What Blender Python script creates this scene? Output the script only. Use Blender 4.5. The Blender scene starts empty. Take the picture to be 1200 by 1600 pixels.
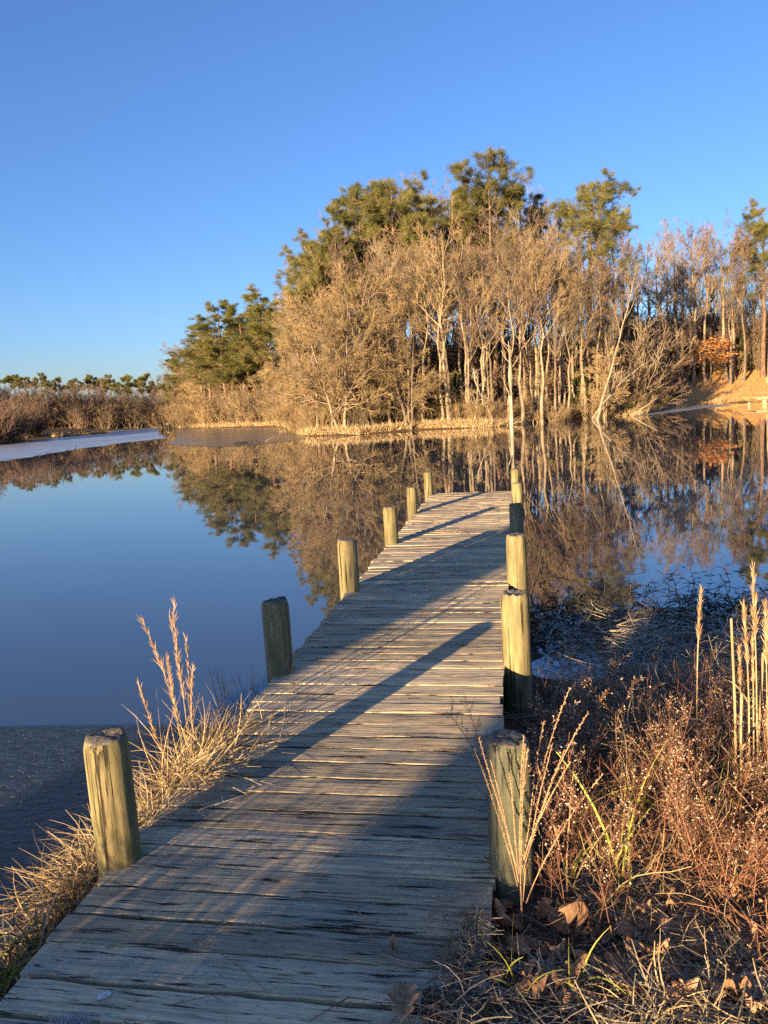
import bpy, math, random
import numpy as np
from mathutils import Matrix, Vector

sc = bpy.context.scene
col = sc.collection
R = math.radians
rng = np.random.default_rng(7)
random.seed(7)

# ------------------------------------------------------------------ camera
CAMZ, FPX = 2.05, 1200.0
ROLL, PITCH = math.atan(.058), math.atan(173.7 / 1200)
c_, s_, cp, sp = math.cos(ROLL), math.sin(ROLL), math.cos(PITCH), math.sin(PITCH)
right = Vector((c_, -s_ * sp, -s_ * cp))
up = Vector((s_, c_ * sp, c_ * cp))
fwd = Vector((0, cp, -sp))
cam = bpy.data.cameras.new('camera')
cam_o = bpy.data.objects.new('camera', cam)
col.objects.link(cam_o)
m = Matrix((right, up, -fwd)).transposed().to_4x4()
m.translation = (0, 0, CAMZ)
cam_o.matrix_world = m
cam.sensor_fit = 'VERTICAL'; cam.sensor_height = 36; cam.sensor_width = 27
cam.lens = FPX / 1600 * 36
cam.clip_start = .05; cam.clip_end = 3000
sc.camera = cam_o

# ------------------------------------------------------------------ light
SUN_AZ, SUN_EL = 33.0, 8.6            # the light travels to +Y turned 33 deg to the right
world = bpy.data.worlds.new('World'); sc.world = world; world.use_nodes = True
nt = world.node_tree
bg = nt.nodes['Background']
sky = nt.nodes.new('ShaderNodeTexSky'); sky.sky_type = 'NISHITA'; sky.sun_disc = False
sky.sun_elevation = R(SUN_EL); sky.sun_rotation = R(180 + SUN_AZ)
sky.air_density = 1.0; sky.dust_density = .55; sky.ozone_density = 4.7; sky.altitude = 0
tintn = nt.nodes.new('ShaderNodeVectorMath'); tintn.operation = 'MULTIPLY'; tintn.inputs[1].default_value = (.98, .87, .97)   # one even tint: a purer blue
nt.links.new(sky.outputs[0], tintn.inputs[0]); nt.links.new(tintn.outputs[0], bg.inputs[0]); bg.inputs[1].default_value = .079
sun = bpy.data.lights.new('sun', 'SUN'); sun.energy = 5.0; sun.angle = R(.5); sun.color = (1, .72, .41)
sun_o = bpy.data.objects.new('sun', sun); col.objects.link(sun_o)
ld = Vector((math.sin(R(SUN_AZ)) * math.cos(R(SUN_EL)), math.cos(R(SUN_AZ)) * math.cos(R(SUN_EL)), -math.sin(R(SUN_EL))))
sun_o.rotation_euler = ld.to_track_quat('-Z', 'Y').to_euler(); sun_o.location = (-20, -30, 20)
vs = sc.view_settings
vs.view_transform = 'Standard'; vs.look = 'None'; vs.gamma = 1; vs.use_curve_mapping = False; vs.exposure = 1.83
sc.render.engine = 'CYCLES'
sc.cycles.use_denoising = False; sc.cycles.max_bounces = 6; sc.cycles.diffuse_bounces = 2; sc.cycles.glossy_bounces = 3

# ------------------------------------------------------------------ helpers
def ray(u, v):
    x, y = (u - 600) / FPX, -(v - 800) / FPX
    return right * x + up * y + fwd

def hz(u):
    return 660.8 - .058 * u

def at(u, D, v=None):
    """world x, y at plan distance D in the direction of photo column u; with v also the height seen there"""
    d = ray(u, hz(u) if v is None else v)
    k = D / math.hypot(d.x, d.y)
    return d.x * k, d.y * k, CAMZ + d.z * k

AX = R(10.3)
def dk(s, l):
    """dock frame: s metres along it, l metres to its right"""
    return s * math.sin(AX) + l * math.cos(AX), s * math.cos(AX) - l * math.sin(AX)

class MB:
    def __init__(s): s.v = []; s.f = []; s.m = []; s.t = []; s.n = 0
    def add(s, v, f, mi=0, tint=.5):
        v = np.asarray(v, float).reshape(-1, 3); f = np.asarray(f, int)
        if len(v) == 0 or len(f) == 0: return
        s.v.append(v); s.f.append(f + s.n); s.m.append(np.full(len(f), mi)); s.n += len(v)
        s.t.append(np.broadcast_to(np.asarray(tint, float), (len(v),)).copy())
    def tubes(s, P, Rr, sides=3, mi=0, tint=.5, cap=False):
        P = np.asarray(P, float); Rr = np.asarray(Rr, float); K, n, _ = P.shape
        T = np.empty_like(P); T[:, 1:-1] = P[:, 2:] - P[:, :-2]; T[:, 0] = P[:, 1] - P[:, 0]; T[:, -1] = P[:, -1] - P[:, -2]
        T /= np.linalg.norm(T, axis=2, keepdims=True) + 1e-9
        mean = np.abs(T.mean(1)); ref = np.eye(3)[mean.argmin(1)][:, None, :]
        A = np.cross(T, ref); A /= np.linalg.norm(A, axis=2, keepdims=True) + 1e-9
        B = np.cross(T, A)
        a = np.arange(sides) * 2 * np.pi / sides
        V = P[:, :, None] + Rr[:, :, None, None] * (A[:, :, None] * np.cos(a)[:, None] + B[:, :, None] * np.sin(a)[:, None])
        k, i, j = np.meshgrid(np.arange(K), np.arange(n - 1), np.arange(sides), indexing='ij')
        b = lambda ii, jj: ((k * n + ii) * sides + jj % sides).ravel()
        F = np.stack([b(i, j), b(i, j + 1), b(i + 1, j + 1), b(i + 1, j)], 1)
        tt = np.asarray(tint, float)
        if tt.ndim == 1: tt = np.repeat(tt, n * sides)
        s.add(V, F, mi, tt)
    def ribbons(s, P, W, S, mi=0, tint=.5, fold=0.0):
        """flat blades; with fold a V section of three points"""
        P = np.asarray(P, float); W = np.asarray(W, float); K, n, _ = P.shape
        S = np.asarray(S, float)
        if S.ndim == 2: S = np.repeat(S[:, None], n, 1)
        if fold:
            T = np.gradient(P, axis=1); N = np.cross(T, S); N /= np.linalg.norm(N, axis=2, keepdims=True) + 1e-9
            V = np.stack([P - S * W[..., None], P + N * W[..., None] * fold, P + S * W[..., None]], 2); c = 3
        else:
            V = np.stack([P - S * W[..., None], P + S * W[..., None]], 2); c = 2
        k, i, j = np.meshgrid(np.arange(K), np.arange(n - 1), np.arange(c - 1), indexing='ij')
        b = lambda ii, jj: ((k * n + ii) * c + jj).ravel()
        F = np.stack([b(i, j), b(i, j + 1), b(i + 1, j + 1), b(i + 1, j)], 1)
        tt = np.asarray(tint, float)
        if tt.ndim == 1: tt = np.repeat(tt, n * c)
        s.add(V, F, mi, tt)
    def octas(s, C, r, mi=0, tint=.5):
        C = np.asarray(C, float); K = len(C)
        if K == 0: return
        o = np.array([[1, 0, 0], [-1, 0, 0], [0, 1, 0], [0, -1, 0], [0, 0, 1], [0, 0, -1]], float)
        V = C[:, None] + o * np.broadcast_to(np.asarray(r, float), (K,))[:, None, None]
        f = np.array([[0, 2, 4], [2, 1, 4], [1, 3, 4], [3, 0, 4], [2, 0, 5], [1, 2, 5], [3, 1, 5], [0, 3, 5]])
        F = (f[None] + (np.arange(K) * 6)[:, None, None]).reshape(-1, 3)
        tt = np.asarray(tint, float)
        if tt.ndim == 1: tt = np.repeat(tt, 6)
        s.add(V, F, mi, tt)
    def box(s, lo, hi, mi=0, tint=.5):
        x0, y0, z0 = lo; x1, y1, z1 = hi
        v = [(x0, y0, z0), (x1, y0, z0), (x1, y1, z0), (x0, y1, z0), (x0, y0, z1), (x1, y0, z1), (x1, y1, z1), (x0, y1, z1)]
        s.add(v, [(0, 3, 2, 1), (4, 5, 6, 7), (0, 1, 5, 4), (1, 2, 6, 5), (2, 3, 7, 6), (3, 0, 4, 7)], mi, tint)
    def mesh(s, name, mats, smooth=True):
        me = bpy.data.meshes.new(name)
        V = np.concatenate(s.v); me.vertices.add(len(V)); me.vertices.foreach_set('co', V.ravel())
        loops = np.concatenate([f.ravel() for f in s.f]); tot = np.concatenate([np.full(len(f), f.shape[1]) for f in s.f])
        start = np.concatenate([[0], np.cumsum(tot)[:-1]])
        me.loops.add(len(loops)); me.loops.foreach_set('vertex_index', loops)
        me.polygons.add(len(tot)); me.polygons.foreach_set('loop_start', start)
        me.polygons.foreach_set('material_index', np.concatenate(s.m))
        me.polygons.foreach_set('use_smooth', np.full(len(tot), smooth))
        at_ = me.attributes.new('tint', 'FLOAT', 'POINT'); at_.data.foreach_set('value', np.concatenate(s.t))
        for q in (mats if isinstance(mats, (list, tuple)) else [mats]): me.materials.append(q)
        me.update(calc_edges=True)
        return me

def obj(name, me, parent=None, loc=(0, 0, 0), rz=0.0, scale=1.0):
    o = bpy.data.objects.new(name, me); col.objects.link(o)
    o.location = loc; o.rotation_euler = (0, 0, rz)
    o.scale = (scale,) * 3 if np.isscalar(scale) else scale
    if parent: o.parent = parent
    return o

def tag(o, label=None, cat=None, group=None, kind=None):
    if label: o['label'] = label
    if cat: o['category'] = cat
    if group: o['group'] = group
    if kind: o['kind'] = kind
    return o

def thing(name, label, cat, loc=(0, 0, 0), rz=0.0, scale=1.0, group=None):
    return tag(obj(name, None, None, loc, rz, scale), label, cat, group)

def norm(v): return v / (np.linalg.norm(v, axis=-1, keepdims=True) + 1e-9)

# ------------------------------------------------------------------ materials
def mat(name, c1, c2, scale=(4, 4, 4), rough=.8, bump=.3, dist=.01, tint=0.0, rnd=.25, coord='Object', c3=None, t3=.65, detail=6, spec=.25, sharp=(.35, .65), c4=None, s4=(5, 5, 3), s3=None, translucent=0.0):
    """noise between c1 and c2, third colour where a second noise is high, vertex 'tint' and per-object random vary the brightness"""
    mt = bpy.data.materials.new(name); mt.use_nodes = True; n = mt.node_tree.nodes; l = mt.node_tree.links
    b = n['Principled BSDF']; b.inputs['Roughness'].default_value = rough; b.inputs['Specular IOR Level'].default_value = spec
    tc = n.new('ShaderNodeTexCoord'); oi = n.new('ShaderNodeObjectInfo')
    mp = n.new('ShaderNodeMapping'); mp.inputs['Scale'].default_value = scale
    l.new(tc.outputs[coord], mp.inputs[0])
    w = n.new('ShaderNodeMath'); w.operation = 'MULTIPLY'; w.inputs[1].default_value = 57.0; l.new(oi.outputs['Random'], w.inputs[0])
    def noise(sc_=1.0, det=detail, off=0.0, vec=None):
        q = n.new('ShaderNodeTexNoise'); q.noise_dimensions = '4D'; q.inputs['Scale'].default_value = sc_; q.inputs['Detail'].default_value = det
        q.inputs['Roughness'].default_value = .6
        l.new((vec or mp).outputs[0], q.inputs['Vector'])
        a = n.new('ShaderNodeMath'); a.operation = 'ADD'; a.inputs[1].default_value = off; l.new(w.outputs[0], a.inputs[0]); l.new(a.outputs[0], q.inputs['W'])
        return q.outputs['Fac']
    def ramp(src, a, bb):
        q = n.new('ShaderNodeMapRange'); q.inputs['From Min'].default_value = a; q.inputs['From Max'].default_value = bb; l.new(src, q.inputs['Value']); return q.outputs[0]
    def mix(f, a, bb, mode='MIX'):
        q = n.new('ShaderNodeMix'); q.data_type = 'RGBA'; q.blend_type = mode
        if hasattr(f, 'is_linked') or not np.isscalar(f): l.new(f, q.inputs[0])
        else: q.inputs[0].default_value = f
        for i, x in ((6, a), (7, bb)):
            if isinstance(x, tuple): q.inputs[i].default_value = (*x, 1)
            else: l.new(x, q.inputs[i])
        return q.outputs[2]
    f = noise()
    cc = mix(ramp(f, *sharp), c1, c2)
    h = f
    if c4 is not None:
        mp4 = n.new('ShaderNodeMapping'); mp4.inputs['Scale'].default_value = s4; l.new(tc.outputs[coord], mp4.inputs[0])
        cc = mix(ramp(noise(1.0, 5, 29.0, mp4), .46, .66), cc, c4)
    if c3 is not None:
        mp3 = mp
        if s3: 
            mp3 = n.new('ShaderNodeMapping'); mp3.inputs['Scale'].default_value = s3; l.new(tc.outputs[coord], mp3.inputs[0])
        f3 = noise(1.0, 4, 13.0, mp3)
        r3 = ramp(f3, t3, t3 + .06)
        cc = mix(r3, cc, c3)
        sub = n.new('ShaderNodeMath'); sub.operation = 'SUBTRACT'; l.new(f, sub.inputs[0]); l.new(r3, sub.inputs[1]); h = sub.outputs[0]
    if rnd:
        v = n.new('ShaderNodeMapRange'); v.inputs['To Min'].default_value = 1 - rnd; v.inputs['To Max'].default_value = 1 + rnd; l.new(oi.outputs['Random'], v.inputs['Value'])
        k = n.new('ShaderNodeVectorMath'); k.operation = 'SCALE'; l.new(cc, k.inputs[0]); l.new(v.outputs[0], k.inputs['Scale']); cc = k.outputs[0]
    if tint:
        a = n.new('ShaderNodeAttribute'); a.attribute_name = 'tint'
        v = n.new('ShaderNodeMapRange'); v.inputs['To Min'].default_value = 1 - tint; v.inputs['To Max'].default_value = 1 + tint; l.new(a.outputs['Fac'], v.inputs['Value'])
        k = n.new('ShaderNodeVectorMath'); k.operation = 'SCALE'; l.new(cc, k.inputs[0]); l.new(v.outputs[0], k.inputs['Scale']); cc = k.outputs[0]
    l.new(cc, b.inputs['Base Color'])
    if bump:
        bp = n.new('ShaderNodeBump'); bp.inputs['Strength'].default_value = bump; bp.inputs['Distance'].default_value = dist
        l.new(h, bp.inputs['Height']); l.new(bp.outputs[0], b.inputs['Normal'])
    if translucent:
        tr = n.new('ShaderNodeBsdfTranslucent'); l.new(cc, tr.inputs[0])
        ms = n.new('ShaderNodeMixShader'); ms.inputs[0].default_value = translucent
        l.new(b.outputs[0], ms.inputs[1]); l.new(tr.outputs[0], ms.inputs[2]); l.new(ms.outputs[0], n['Material Output'].inputs[0])
    return mt

def water_mat():
    mt = bpy.data.materials.new('pond_water'); mt.use_nodes = True; n = mt.node_tree.nodes; l = mt.node_tree.links
    b = n['Principled BSDF']; b.inputs['Base Color'].default_value = (.040, .048, .060, 1)
    b.inputs['Roughness'].default_value = .015; b.inputs['IOR'].default_value = 1.9
    tc = n.new('ShaderNodeTexCoord'); mp = n.new('ShaderNodeMapping'); mp.inputs['Scale'].default_value = (1.2, .7, 1)
    l.new(tc.outputs['Object'], mp.inputs[0])
    q = n.new('ShaderNodeTexNoise'); q.inputs['Scale'].default_value = 1.3; q.inputs['Detail'].default_value = 3; l.new(mp.outputs[0], q.inputs['Vector'])
    bp = n.new('ShaderNodeBump'); bp.inputs['Strength'].default_value = .05; bp.inputs['Distance'].default_value = .02
    l.new(q.outputs['Fac'], bp.inputs['Height']); l.new(bp.outputs[0], b.inputs['Normal'])
    return mt

M = {}
def plank_mat():
    mt = bpy.data.materials.new('weathered_plank'); mt.use_nodes = True; n = mt.node_tree.nodes; l = mt.node_tree.links
    b = n['Principled BSDF']; b.inputs['Roughness'].default_value = .85; b.inputs['Specular IOR Level'].default_value = .2
    tc = n.new('ShaderNodeTexCoord'); oi = n.new('ShaderNodeObjectInfo')
    w = n.new('ShaderNodeMath'); w.operation = 'MULTIPLY'; w.inputs[1].default_value = 91.0; l.new(oi.outputs['Random'], w.inputs[0])
    # the grain wanders a little along the board
    wv = n.new('ShaderNodeTexNoise'); wv.noise_dimensions = '4D'; wv.inputs['Scale'].default_value = 3.0; wv.inputs['Detail'].default_value = 2; l.new(tc.outputs['Object'], wv.inputs['Vector']); l.new(w.outputs[0], wv.inputs['W'])
    sc1 = n.new('ShaderNodeVectorMath'); sc1.operation = 'MULTIPLY_ADD'; sc1.inputs[1].default_value = (0, .035, 0); l.new(wv.outputs['Color'], sc1.inputs[0]); l.new(tc.outputs['Object'], sc1.inputs[2])
    def noise(scale, det, off, rough=.6):
        mp = n.new('ShaderNodeMapping'); mp.inputs['Scale'].default_value = scale; l.new(sc1.outputs[0], mp.inputs[0])
        q = n.new('ShaderNodeTexNoise'); q.noise_dimensions = '4D'; q.inputs['Scale'].default_value = 1; q.inputs['Detail'].default_value = det; q.inputs['Roughness'].default_value = rough
        a_ = n.new('ShaderNodeMath'); a_.operation = 'ADD'; a_.inputs[1].default_value = off; l.new(w.outputs[0], a_.inputs[0]); l.new(a_.outputs[0], q.inputs['W']); l.new(mp.outputs[0], q.inputs['Vector']); return q.outputs['Fac']
    def ramp(src, lo, hi, t0=0.0, t1=1.0):
        q = n.new('ShaderNodeMapRange'); q.inputs['From Min'].default_value = lo; q.inputs['From Max'].default_value = hi; q.inputs['To Min'].default_value = t0; q.inputs['To Max'].default_value = t1; l.new(src, q.inputs['Value']); return q.outputs[0]
    def mixc(f, x, y):
        q = n.new('ShaderNodeMix'); q.data_type = 'RGBA'; l.new(f, q.inputs[0])
        for i, c in ((6, x), (7, y)):
            if isinstance(c, tuple): q.inputs[i].default_value = (*c, 1)
            else: l.new(c, q.inputs[i])
        return q.outputs[2]
    def scale(c, f):
        q = n.new('ShaderNodeVectorMath'); q.operation = 'SCALE'; l.new(c, q.inputs[0]); l.new(f, q.inputs['Scale']); return q.outputs[0]
    tone = noise((1.6, 11, 11), 5, 0); patch = noise((2.2, 5, 5), 3, 31); fine = noise((6, 150, 60), 5, 41); grain = noise((3.2, 95, 60), 7, 7); crack = noise((3.4, 58, 40), 7, 13, .68); knot = noise((7, 16, 16), 2, 23)
    c = mixc(ramp(tone, .36, .64), (.44, .38, .27), (.74, .56, .33))
    c = mixc(ramp(patch, .50, .68), c, (.37, .33, .25))
    c = scale(c, ramp(grain, .3, .7, .48, 1.25))
    c = mixc(ramp(fine, .60, .66), c, (.075, .062, .045)); sh_ = n.new('ShaderNodeMath'); sh_.operation = 'MULTIPLY_ADD'; sh_.inputs[1].default_value = .075; l.new(noise((.01, .01, .01), 0, 77), sh_.inputs[0]); l.new(crack, sh_.inputs[2])
    ck = ramp(sh_.outputs[0], .610, .655); c = mixc(ck, c, (.018, .014, .011))
    kn = ramp(knot, .70, .76); c = mixc(kn, c, (.09, .06, .04))
    c = scale(c, ramp(oi.outputs['Random'], 0, 1, .70, 1.22)); l.new(c, b.inputs['Base Color'])
    h = n.new('ShaderNodeMath'); h.operation = 'MULTIPLY_ADD'; h.inputs[1].default_value = -1.0; l.new(ck, h.inputs[0]); l.new(grain, h.inputs[2])
    bp = n.new('ShaderNodeBump'); bp.inputs['Strength'].default_value = .9; bp.inputs['Distance'].default_value = .006; l.new(h.outputs[0], bp.inputs['Height']); l.new(bp.outputs[0], b.inputs['Normal'])
    return mt
M['plank'] = plank_mat()
M['beam'] = mat('old_beam', (.05, .045, .035), (.16, .14, .11), (2, 30, 30), .9, .6)
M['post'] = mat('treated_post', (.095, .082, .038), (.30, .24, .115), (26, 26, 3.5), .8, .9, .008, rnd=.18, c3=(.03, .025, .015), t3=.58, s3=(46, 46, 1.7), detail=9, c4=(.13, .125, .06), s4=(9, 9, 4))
M['post_shade'] = mat('shaded_post', (.085, .085, .052), (.21, .20, .125), (50, 50, 3.0), .85, .9, .008, rnd=.12, c3=(.02, .018, .014), t3=.59, s3=(46, 46, 1.7), detail=9, c4=(.09, .105, .06), s4=(9, 9, 4))  # green-grey post wood, with the shade these posts stand in put into the colour
M['post_top'] = mat('post_end_grain', (.06, .055, .045), (.20, .18, .14), (40, 40, 40), .9, .7, rnd=.1)
M['bark'] = mat('grey_bark', (.095, .072, .05), (.29, .225, .155), (7, 7, 1.4), .9, .5, .02, rnd=.3)
M['bark_pale'] = mat('pale_bark', (.15, .115, .075), (.32, .255, .175), (5, 5, 1.5), .85, .3, .02, rnd=.1)
M['bark_white'] = mat('white_bark', (.22, .18, .13), (.43, .37, .28), (5, 5, 1.5), .85, .3, .02, rnd=.1)
M['bark_pine'] = mat('pine_bark', (.10, .065, .045), (.27, .175, .12), (8, 8, 1.6), .9, .6, .03, rnd=.2)
M['twig'] = mat('bare_twigs', (.135, .10, .068), (.285, .222, .145), (1, 1, 1), .9, 0, rnd=.3, tint=.3)
M['twig_gold'] = mat('golden_twigs', (.205, .142, .068), (.35, .258, .138), (1, 1, 1), .9, 0, rnd=.2, tint=.3)
M['twig_red'] = mat('reddish_twigs', (.12, .080, .058), (.22, .15, .11), (1, 1, 1), .9, 0, rnd=.25, tint=.3)
M['needle'] = mat('pine_needles', (.065, .082, .022), (.26, .24, .075), (.6, .6, .6), .6, 0, rnd=.2, tint=.4, translucent=.3)
M['holly'] = mat('evergreen_leaves', (.022, .034, .012), (.06, .072, .022), (1, 1, 1), .5, 0, rnd=.2, tint=.4)
M['beech'] = mat('caramel_leaves', (.36, .15, .05), (.55, .27, .10), (1, 1, 1), .7, 0, tint=.3, translucent=.2)
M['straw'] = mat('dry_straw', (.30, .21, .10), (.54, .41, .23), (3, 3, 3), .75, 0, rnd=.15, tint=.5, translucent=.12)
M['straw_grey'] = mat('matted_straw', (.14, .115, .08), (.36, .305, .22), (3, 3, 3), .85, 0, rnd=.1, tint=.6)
M['lawn_straw'] = mat('lawn_straw', (.38, .22, .085), (.60, .39, .17), (3, 3, 3), .8, 0, rnd=.1, tint=.4)
M['mat_reed'] = mat('grey_mat_reeds', (.22, .185, .14), (.52, .45, .34), (3, 3, 3), .85, 0, rnd=.1, tint=.6)
M['green_blade'] = mat('green_blades', (.12, .14, .02), (.42, .40, .075), (3, 3, 3), .5, 0, rnd=.2, tint=.4, translucent=.15)
M['weed_stem'] = mat('weed_stems', (.125, .060, .036), (.30, .150, .085), (5, 5, 5), .8, 0, rnd=.25, tint=.45)
M['seed'] = mat('seed_heads', (.40, .30, .19), (.66, .56, .42), (30, 30, 30), .8, 0, rnd=.12, tint=.3)
M['plume'] = mat('tan_plume', (.30, .18, .095), (.48, .33, .19), (20, 20, 20), .8, 0, rnd=.1, tint=.3)
M['leaf'] = mat('fallen_leaf', (.17, .090, .045), (.40, .235, .125), (14, 14, 14), .7, .3, .003, rnd=.4, tint=.3)
M['leaf_pale'] = mat('pale_leaf', (.34, .24, .16), (.52, .40, .28), (14, 14, 14), .7, .3, .003, rnd=.15)
M['dark_vine'] = mat('dark_water_weed', (.012, .010, .008), (.05, .042, .032), (6, 6, 6), .7, 0, tint=.4)
M['chip'] = mat('white_chip', (.45, .47, .48), (.75, .76, .76), (60, 60, 60), .7, .4, .003)
M['lichen_wood'] = mat('pale_timber', (.32, .24, .13), (.50, .40, .24), (8, 2, 8), .8, .2)
M['water'] = water_mat()
M['ice'] = mat('rough_ice', (.006, .013, .024), (.030, .058, .098), (11, 24, 30), .27, 1.0, .07, rnd=0, c3=(.11, .15, .20), t3=.67, s3=(26, 60, 30), detail=9, spec=.5, sharp=(.40, .72))
M['ice_far'] = mat('frosted_ice', (.12, .15, .19), (.47, .51, .56), (.45, 2.2, 1), .30, .15, .02, rnd=0, spec=.6)
M['ice_thin'] = mat('thin_ice', (.10, .085, .075), (.17, .15, .14), (.4, .9, 1), .22, .12, .02, rnd=0, spec=.6)

def ground_mat():
    mt = mat('ground', (.45, .45, .45), (1.25, 1.2, 1.1), (9, 9, 9), .95, .8, .03, rnd=0, detail=10, c3=(.5, .45, .4), t3=.62, s3=(40, 40, 40))
    n = mt.node_tree.nodes; l = mt.node_tree.links; b = n['Principled BSDF']
    a = n.new('ShaderNodeAttribute'); a.attribute_name = 'zone'
    mx = n.new('ShaderNodeMix'); mx.data_type = 'RGBA'; mx.blend_type = 'MULTIPLY'; mx.inputs[0].default_value = 1
    src = b.inputs['Base Color'].links[0].from_socket
    l.new(src, mx.inputs[6]); l.new(a.outputs['Color'], mx.inputs[7]); l.new(mx.outputs[2], b.inputs['Base Color'])
    return mt
M['ground'] = ground_mat()

# ------------------------------------------------------------------ terrain and water
HEAD = [(-31.8, 114.2), (-22.8, 94.3), (-9.7, 76.6), (-7.0, 60), (-4.8, 51), (-1.3, 48.4), (2.4, 51.2), (6.8, 48.8), (13.8, 53.9), (18.7, 55.4), (26.5, 68.3), (30.2, 71.6), (36, 70), (60, 62), (90, 50), (320, 60), (320, 520), (-60, 520), (-45, 230), (-38, 140)]
LEFT = [(-320, 60), (-60, 58), (-40, 70), (-37, 76), (-36.5, 89), (-33, 94), (-34.8, 97), (-40, 109), (-36, 112), (-34.8, 121), (-36, 150), (-45, 240), (-60, 520), (-320, 520)]
def sdf(px, py, poly):
    p = np.array(poly); q = np.roll(p, -1, 0); d = np.full(px.shape, 1e9); ins = np.zeros(px.shape, bool)
    for (ax, ay), (bx, by) in zip(p, q):
        ex, ey = bx - ax, by - ay
        t = np.clip(((px - ax) * ex + (py - ay) * ey) / (ex * ex + ey * ey), 0, 1)
        d = np.minimum(d, np.hypot(px - ax - t * ex, py - ay - t * ey))
        c = ((ay > py) != (by > py)); xx = ax + (py - ay) / (ey if abs(ey) > 1e-9 else 1e-9) * ex
        ins ^= c & (px < xx)
    return np.where(ins, d, -d)

def wob(x, y, k, seed):
    r = np.random.default_rng(seed); o = 0
    for i in range(5):
        a, b, p = r.normal(0, k, 2).tolist() + [r.uniform(0, 6.28)]
        o = o + np.sin(x * a + y * b + p)
    return o / 5

def ground_z(x, y):
    x = np.asarray(x, float); y = np.asarray(y, float)
    s = x * math.sin(AX) + y * math.cos(AX); l = x * math.cos(AX) - y * math.sin(AX)
    yy = y + .12 * np.maximum(x - 2.4, 0) - .35 * wob(x, y * .2, 1.6, 3)
    zr = np.interp(yy, [-40, -2, 1.7, 2.5, 3.3, 4.2, 5.4, 6.2, 7.5, 10], [1.6, .45, .375, .31, .19, .11, .045, -.015, -.2, -.6])
    pud = np.exp(-(((x - 1.28) / .30) ** 2 + ((y - 5.45) / .27) ** 2)); zr = zr - .10 * pud
    out = -1.53 - l
    wdt = np.interp(s, [1.0, 2.2, 4.0, 5.5, 6.5], [.62, .5, .32, .12, -.1])
    zl = np.interp(out - wdt, [-.7, -.25, 0, .3, 1.2, 3], [.30, .18, .0, -.1, -.4, -.6])
    zl = np.where(s < 1.4, np.maximum(zl, np.interp(y, [-6, -1, .9, 1.6], [.55, .4, .15, -.4])), zl)
    k = np.clip((l + 1.5) / 1.3, 0, 1); k = k * k * (3 - 2 * k)
    zl = np.minimum(zl, np.interp(s, [4.8, 6.6, 9], [.5, -.06, -.6]))
    z = zl * (1 - k) + np.minimum(zr, .345 if True else zr) * k
    z = np.where(l > -.35, zr * np.clip((l + .35) / .25, 0, 1) + z * (1 - np.clip((l + .35) / .25, 0, 1)), z)
    z = np.where((l < -.2) & (l > -1.5), np.minimum(z, .30), z)
    heap = np.clip((2.35 - s) / .5, 0, 1) * np.clip((l + .50 - .22 * wob(s, l, 7, 21) - .12 * (2.3 - s)) / .22, 0, 1)
    heap = heap * heap * (3 - 2 * heap)
    z = np.where((l < .5) & (heap > .01), np.maximum(z, .30 + .118 * heap), z)
    z = z + .018 * wob(x, y, 9, 5) * (np.abs(z) < .5)
    z = np.maximum(z, -.8)
    far = y > 25
    if np.any(far):
        d = np.maximum(sdf(x, y, HEAD), sdf(x, y, LEFT)) + .8 * wob(x, y, .35, 9)
        zf = np.interp(d, [-6, -1, 0, .6, 3, 10, 20, 40, 80, 300], [-.8, -.25, 0, .12, .22, .8, 2.4, 6.0, 10, 18]) + np.where(d > 1, .12 * wob(x, y, .5, 11), 0)
        lawn = np.clip((x - 22) / 8, 0, 1) * np.clip(d / 6, 0, 1)
        zf = zf + lawn * np.interp(d, [0, 4, 14, 40, 100], [0, .2, 1.0, 1.6, 1.0])
        z = np.where(far, zf, z)
    return z

def gz(x, y): return float(ground_z(np.array([x]), np.array([y]))[0])

def graded(lo, hi, fine_lo, fine_hi, step, grow=1.13, cap=7):
    a = list(np.arange(fine_lo, fine_hi, step)); st = step
    while a[-1] < hi: st = min(st * grow, cap); a.append(a[-1] + st)
    b = []; st = step; x = fine_lo
    while x > lo: st = min(st * grow, cap); x -= st; b.append(x)
    return np.array(b[::-1] + a)
gx = graded(-330, 330, -2.6, 3.6, .05, 1.12, 6); 
gx = np.unique(np.concatenate([gx, np.arange(-45, 45, 1.6)]))
gy = graded(-60, 520, 1.0, 7.0, .05, 1.12, 6); gy = np.unique(np.concatenate([gy, np.arange(44, 80, .8), np.arange(80, 125, 1.6)]))
X, Y = np.meshgrid(gx, gy); Z = ground_z(X, Y)
nx, ny = len(gx), len(gy)
i, j = np.meshgrid(np.arange(nx - 1), np.arange(ny - 1)); q0 = (j * nx + i).ravel()
mb = MB(); mb.add(np.stack([X, Y, Z], -1), np.stack([q0, q0 + 1, q0 + nx + 1, q0 + nx], 1))
me = mb.mesh('ground', M['ground'])
zone = np.empty((ny, nx, 4)); zone[..., 3] = 1
zone[..., :3] = (.085, .060, .040)
farm = Y > 25
zone[farm, :3] = (.24, .125, .055)
dh = sdf(X, Y, HEAD); lawnm = farm & (X > 23) & (dh > 0) & (dh < 30)
zone[lawnm, :3] = (.66, .38, .14)
zone[farm & (X < -30), :3] = (.13, .085, .05)
sh = farm & (np.abs(Z) < .1); zone[sh, :3] = (.12, .075, .045)
ca = me.color_attributes.new('zone', 'FLOAT_COLOR', 'POINT'); ca.data.foreach_set('color', zone.ravel())
tag(obj('ground', me), kind='structure')

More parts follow.
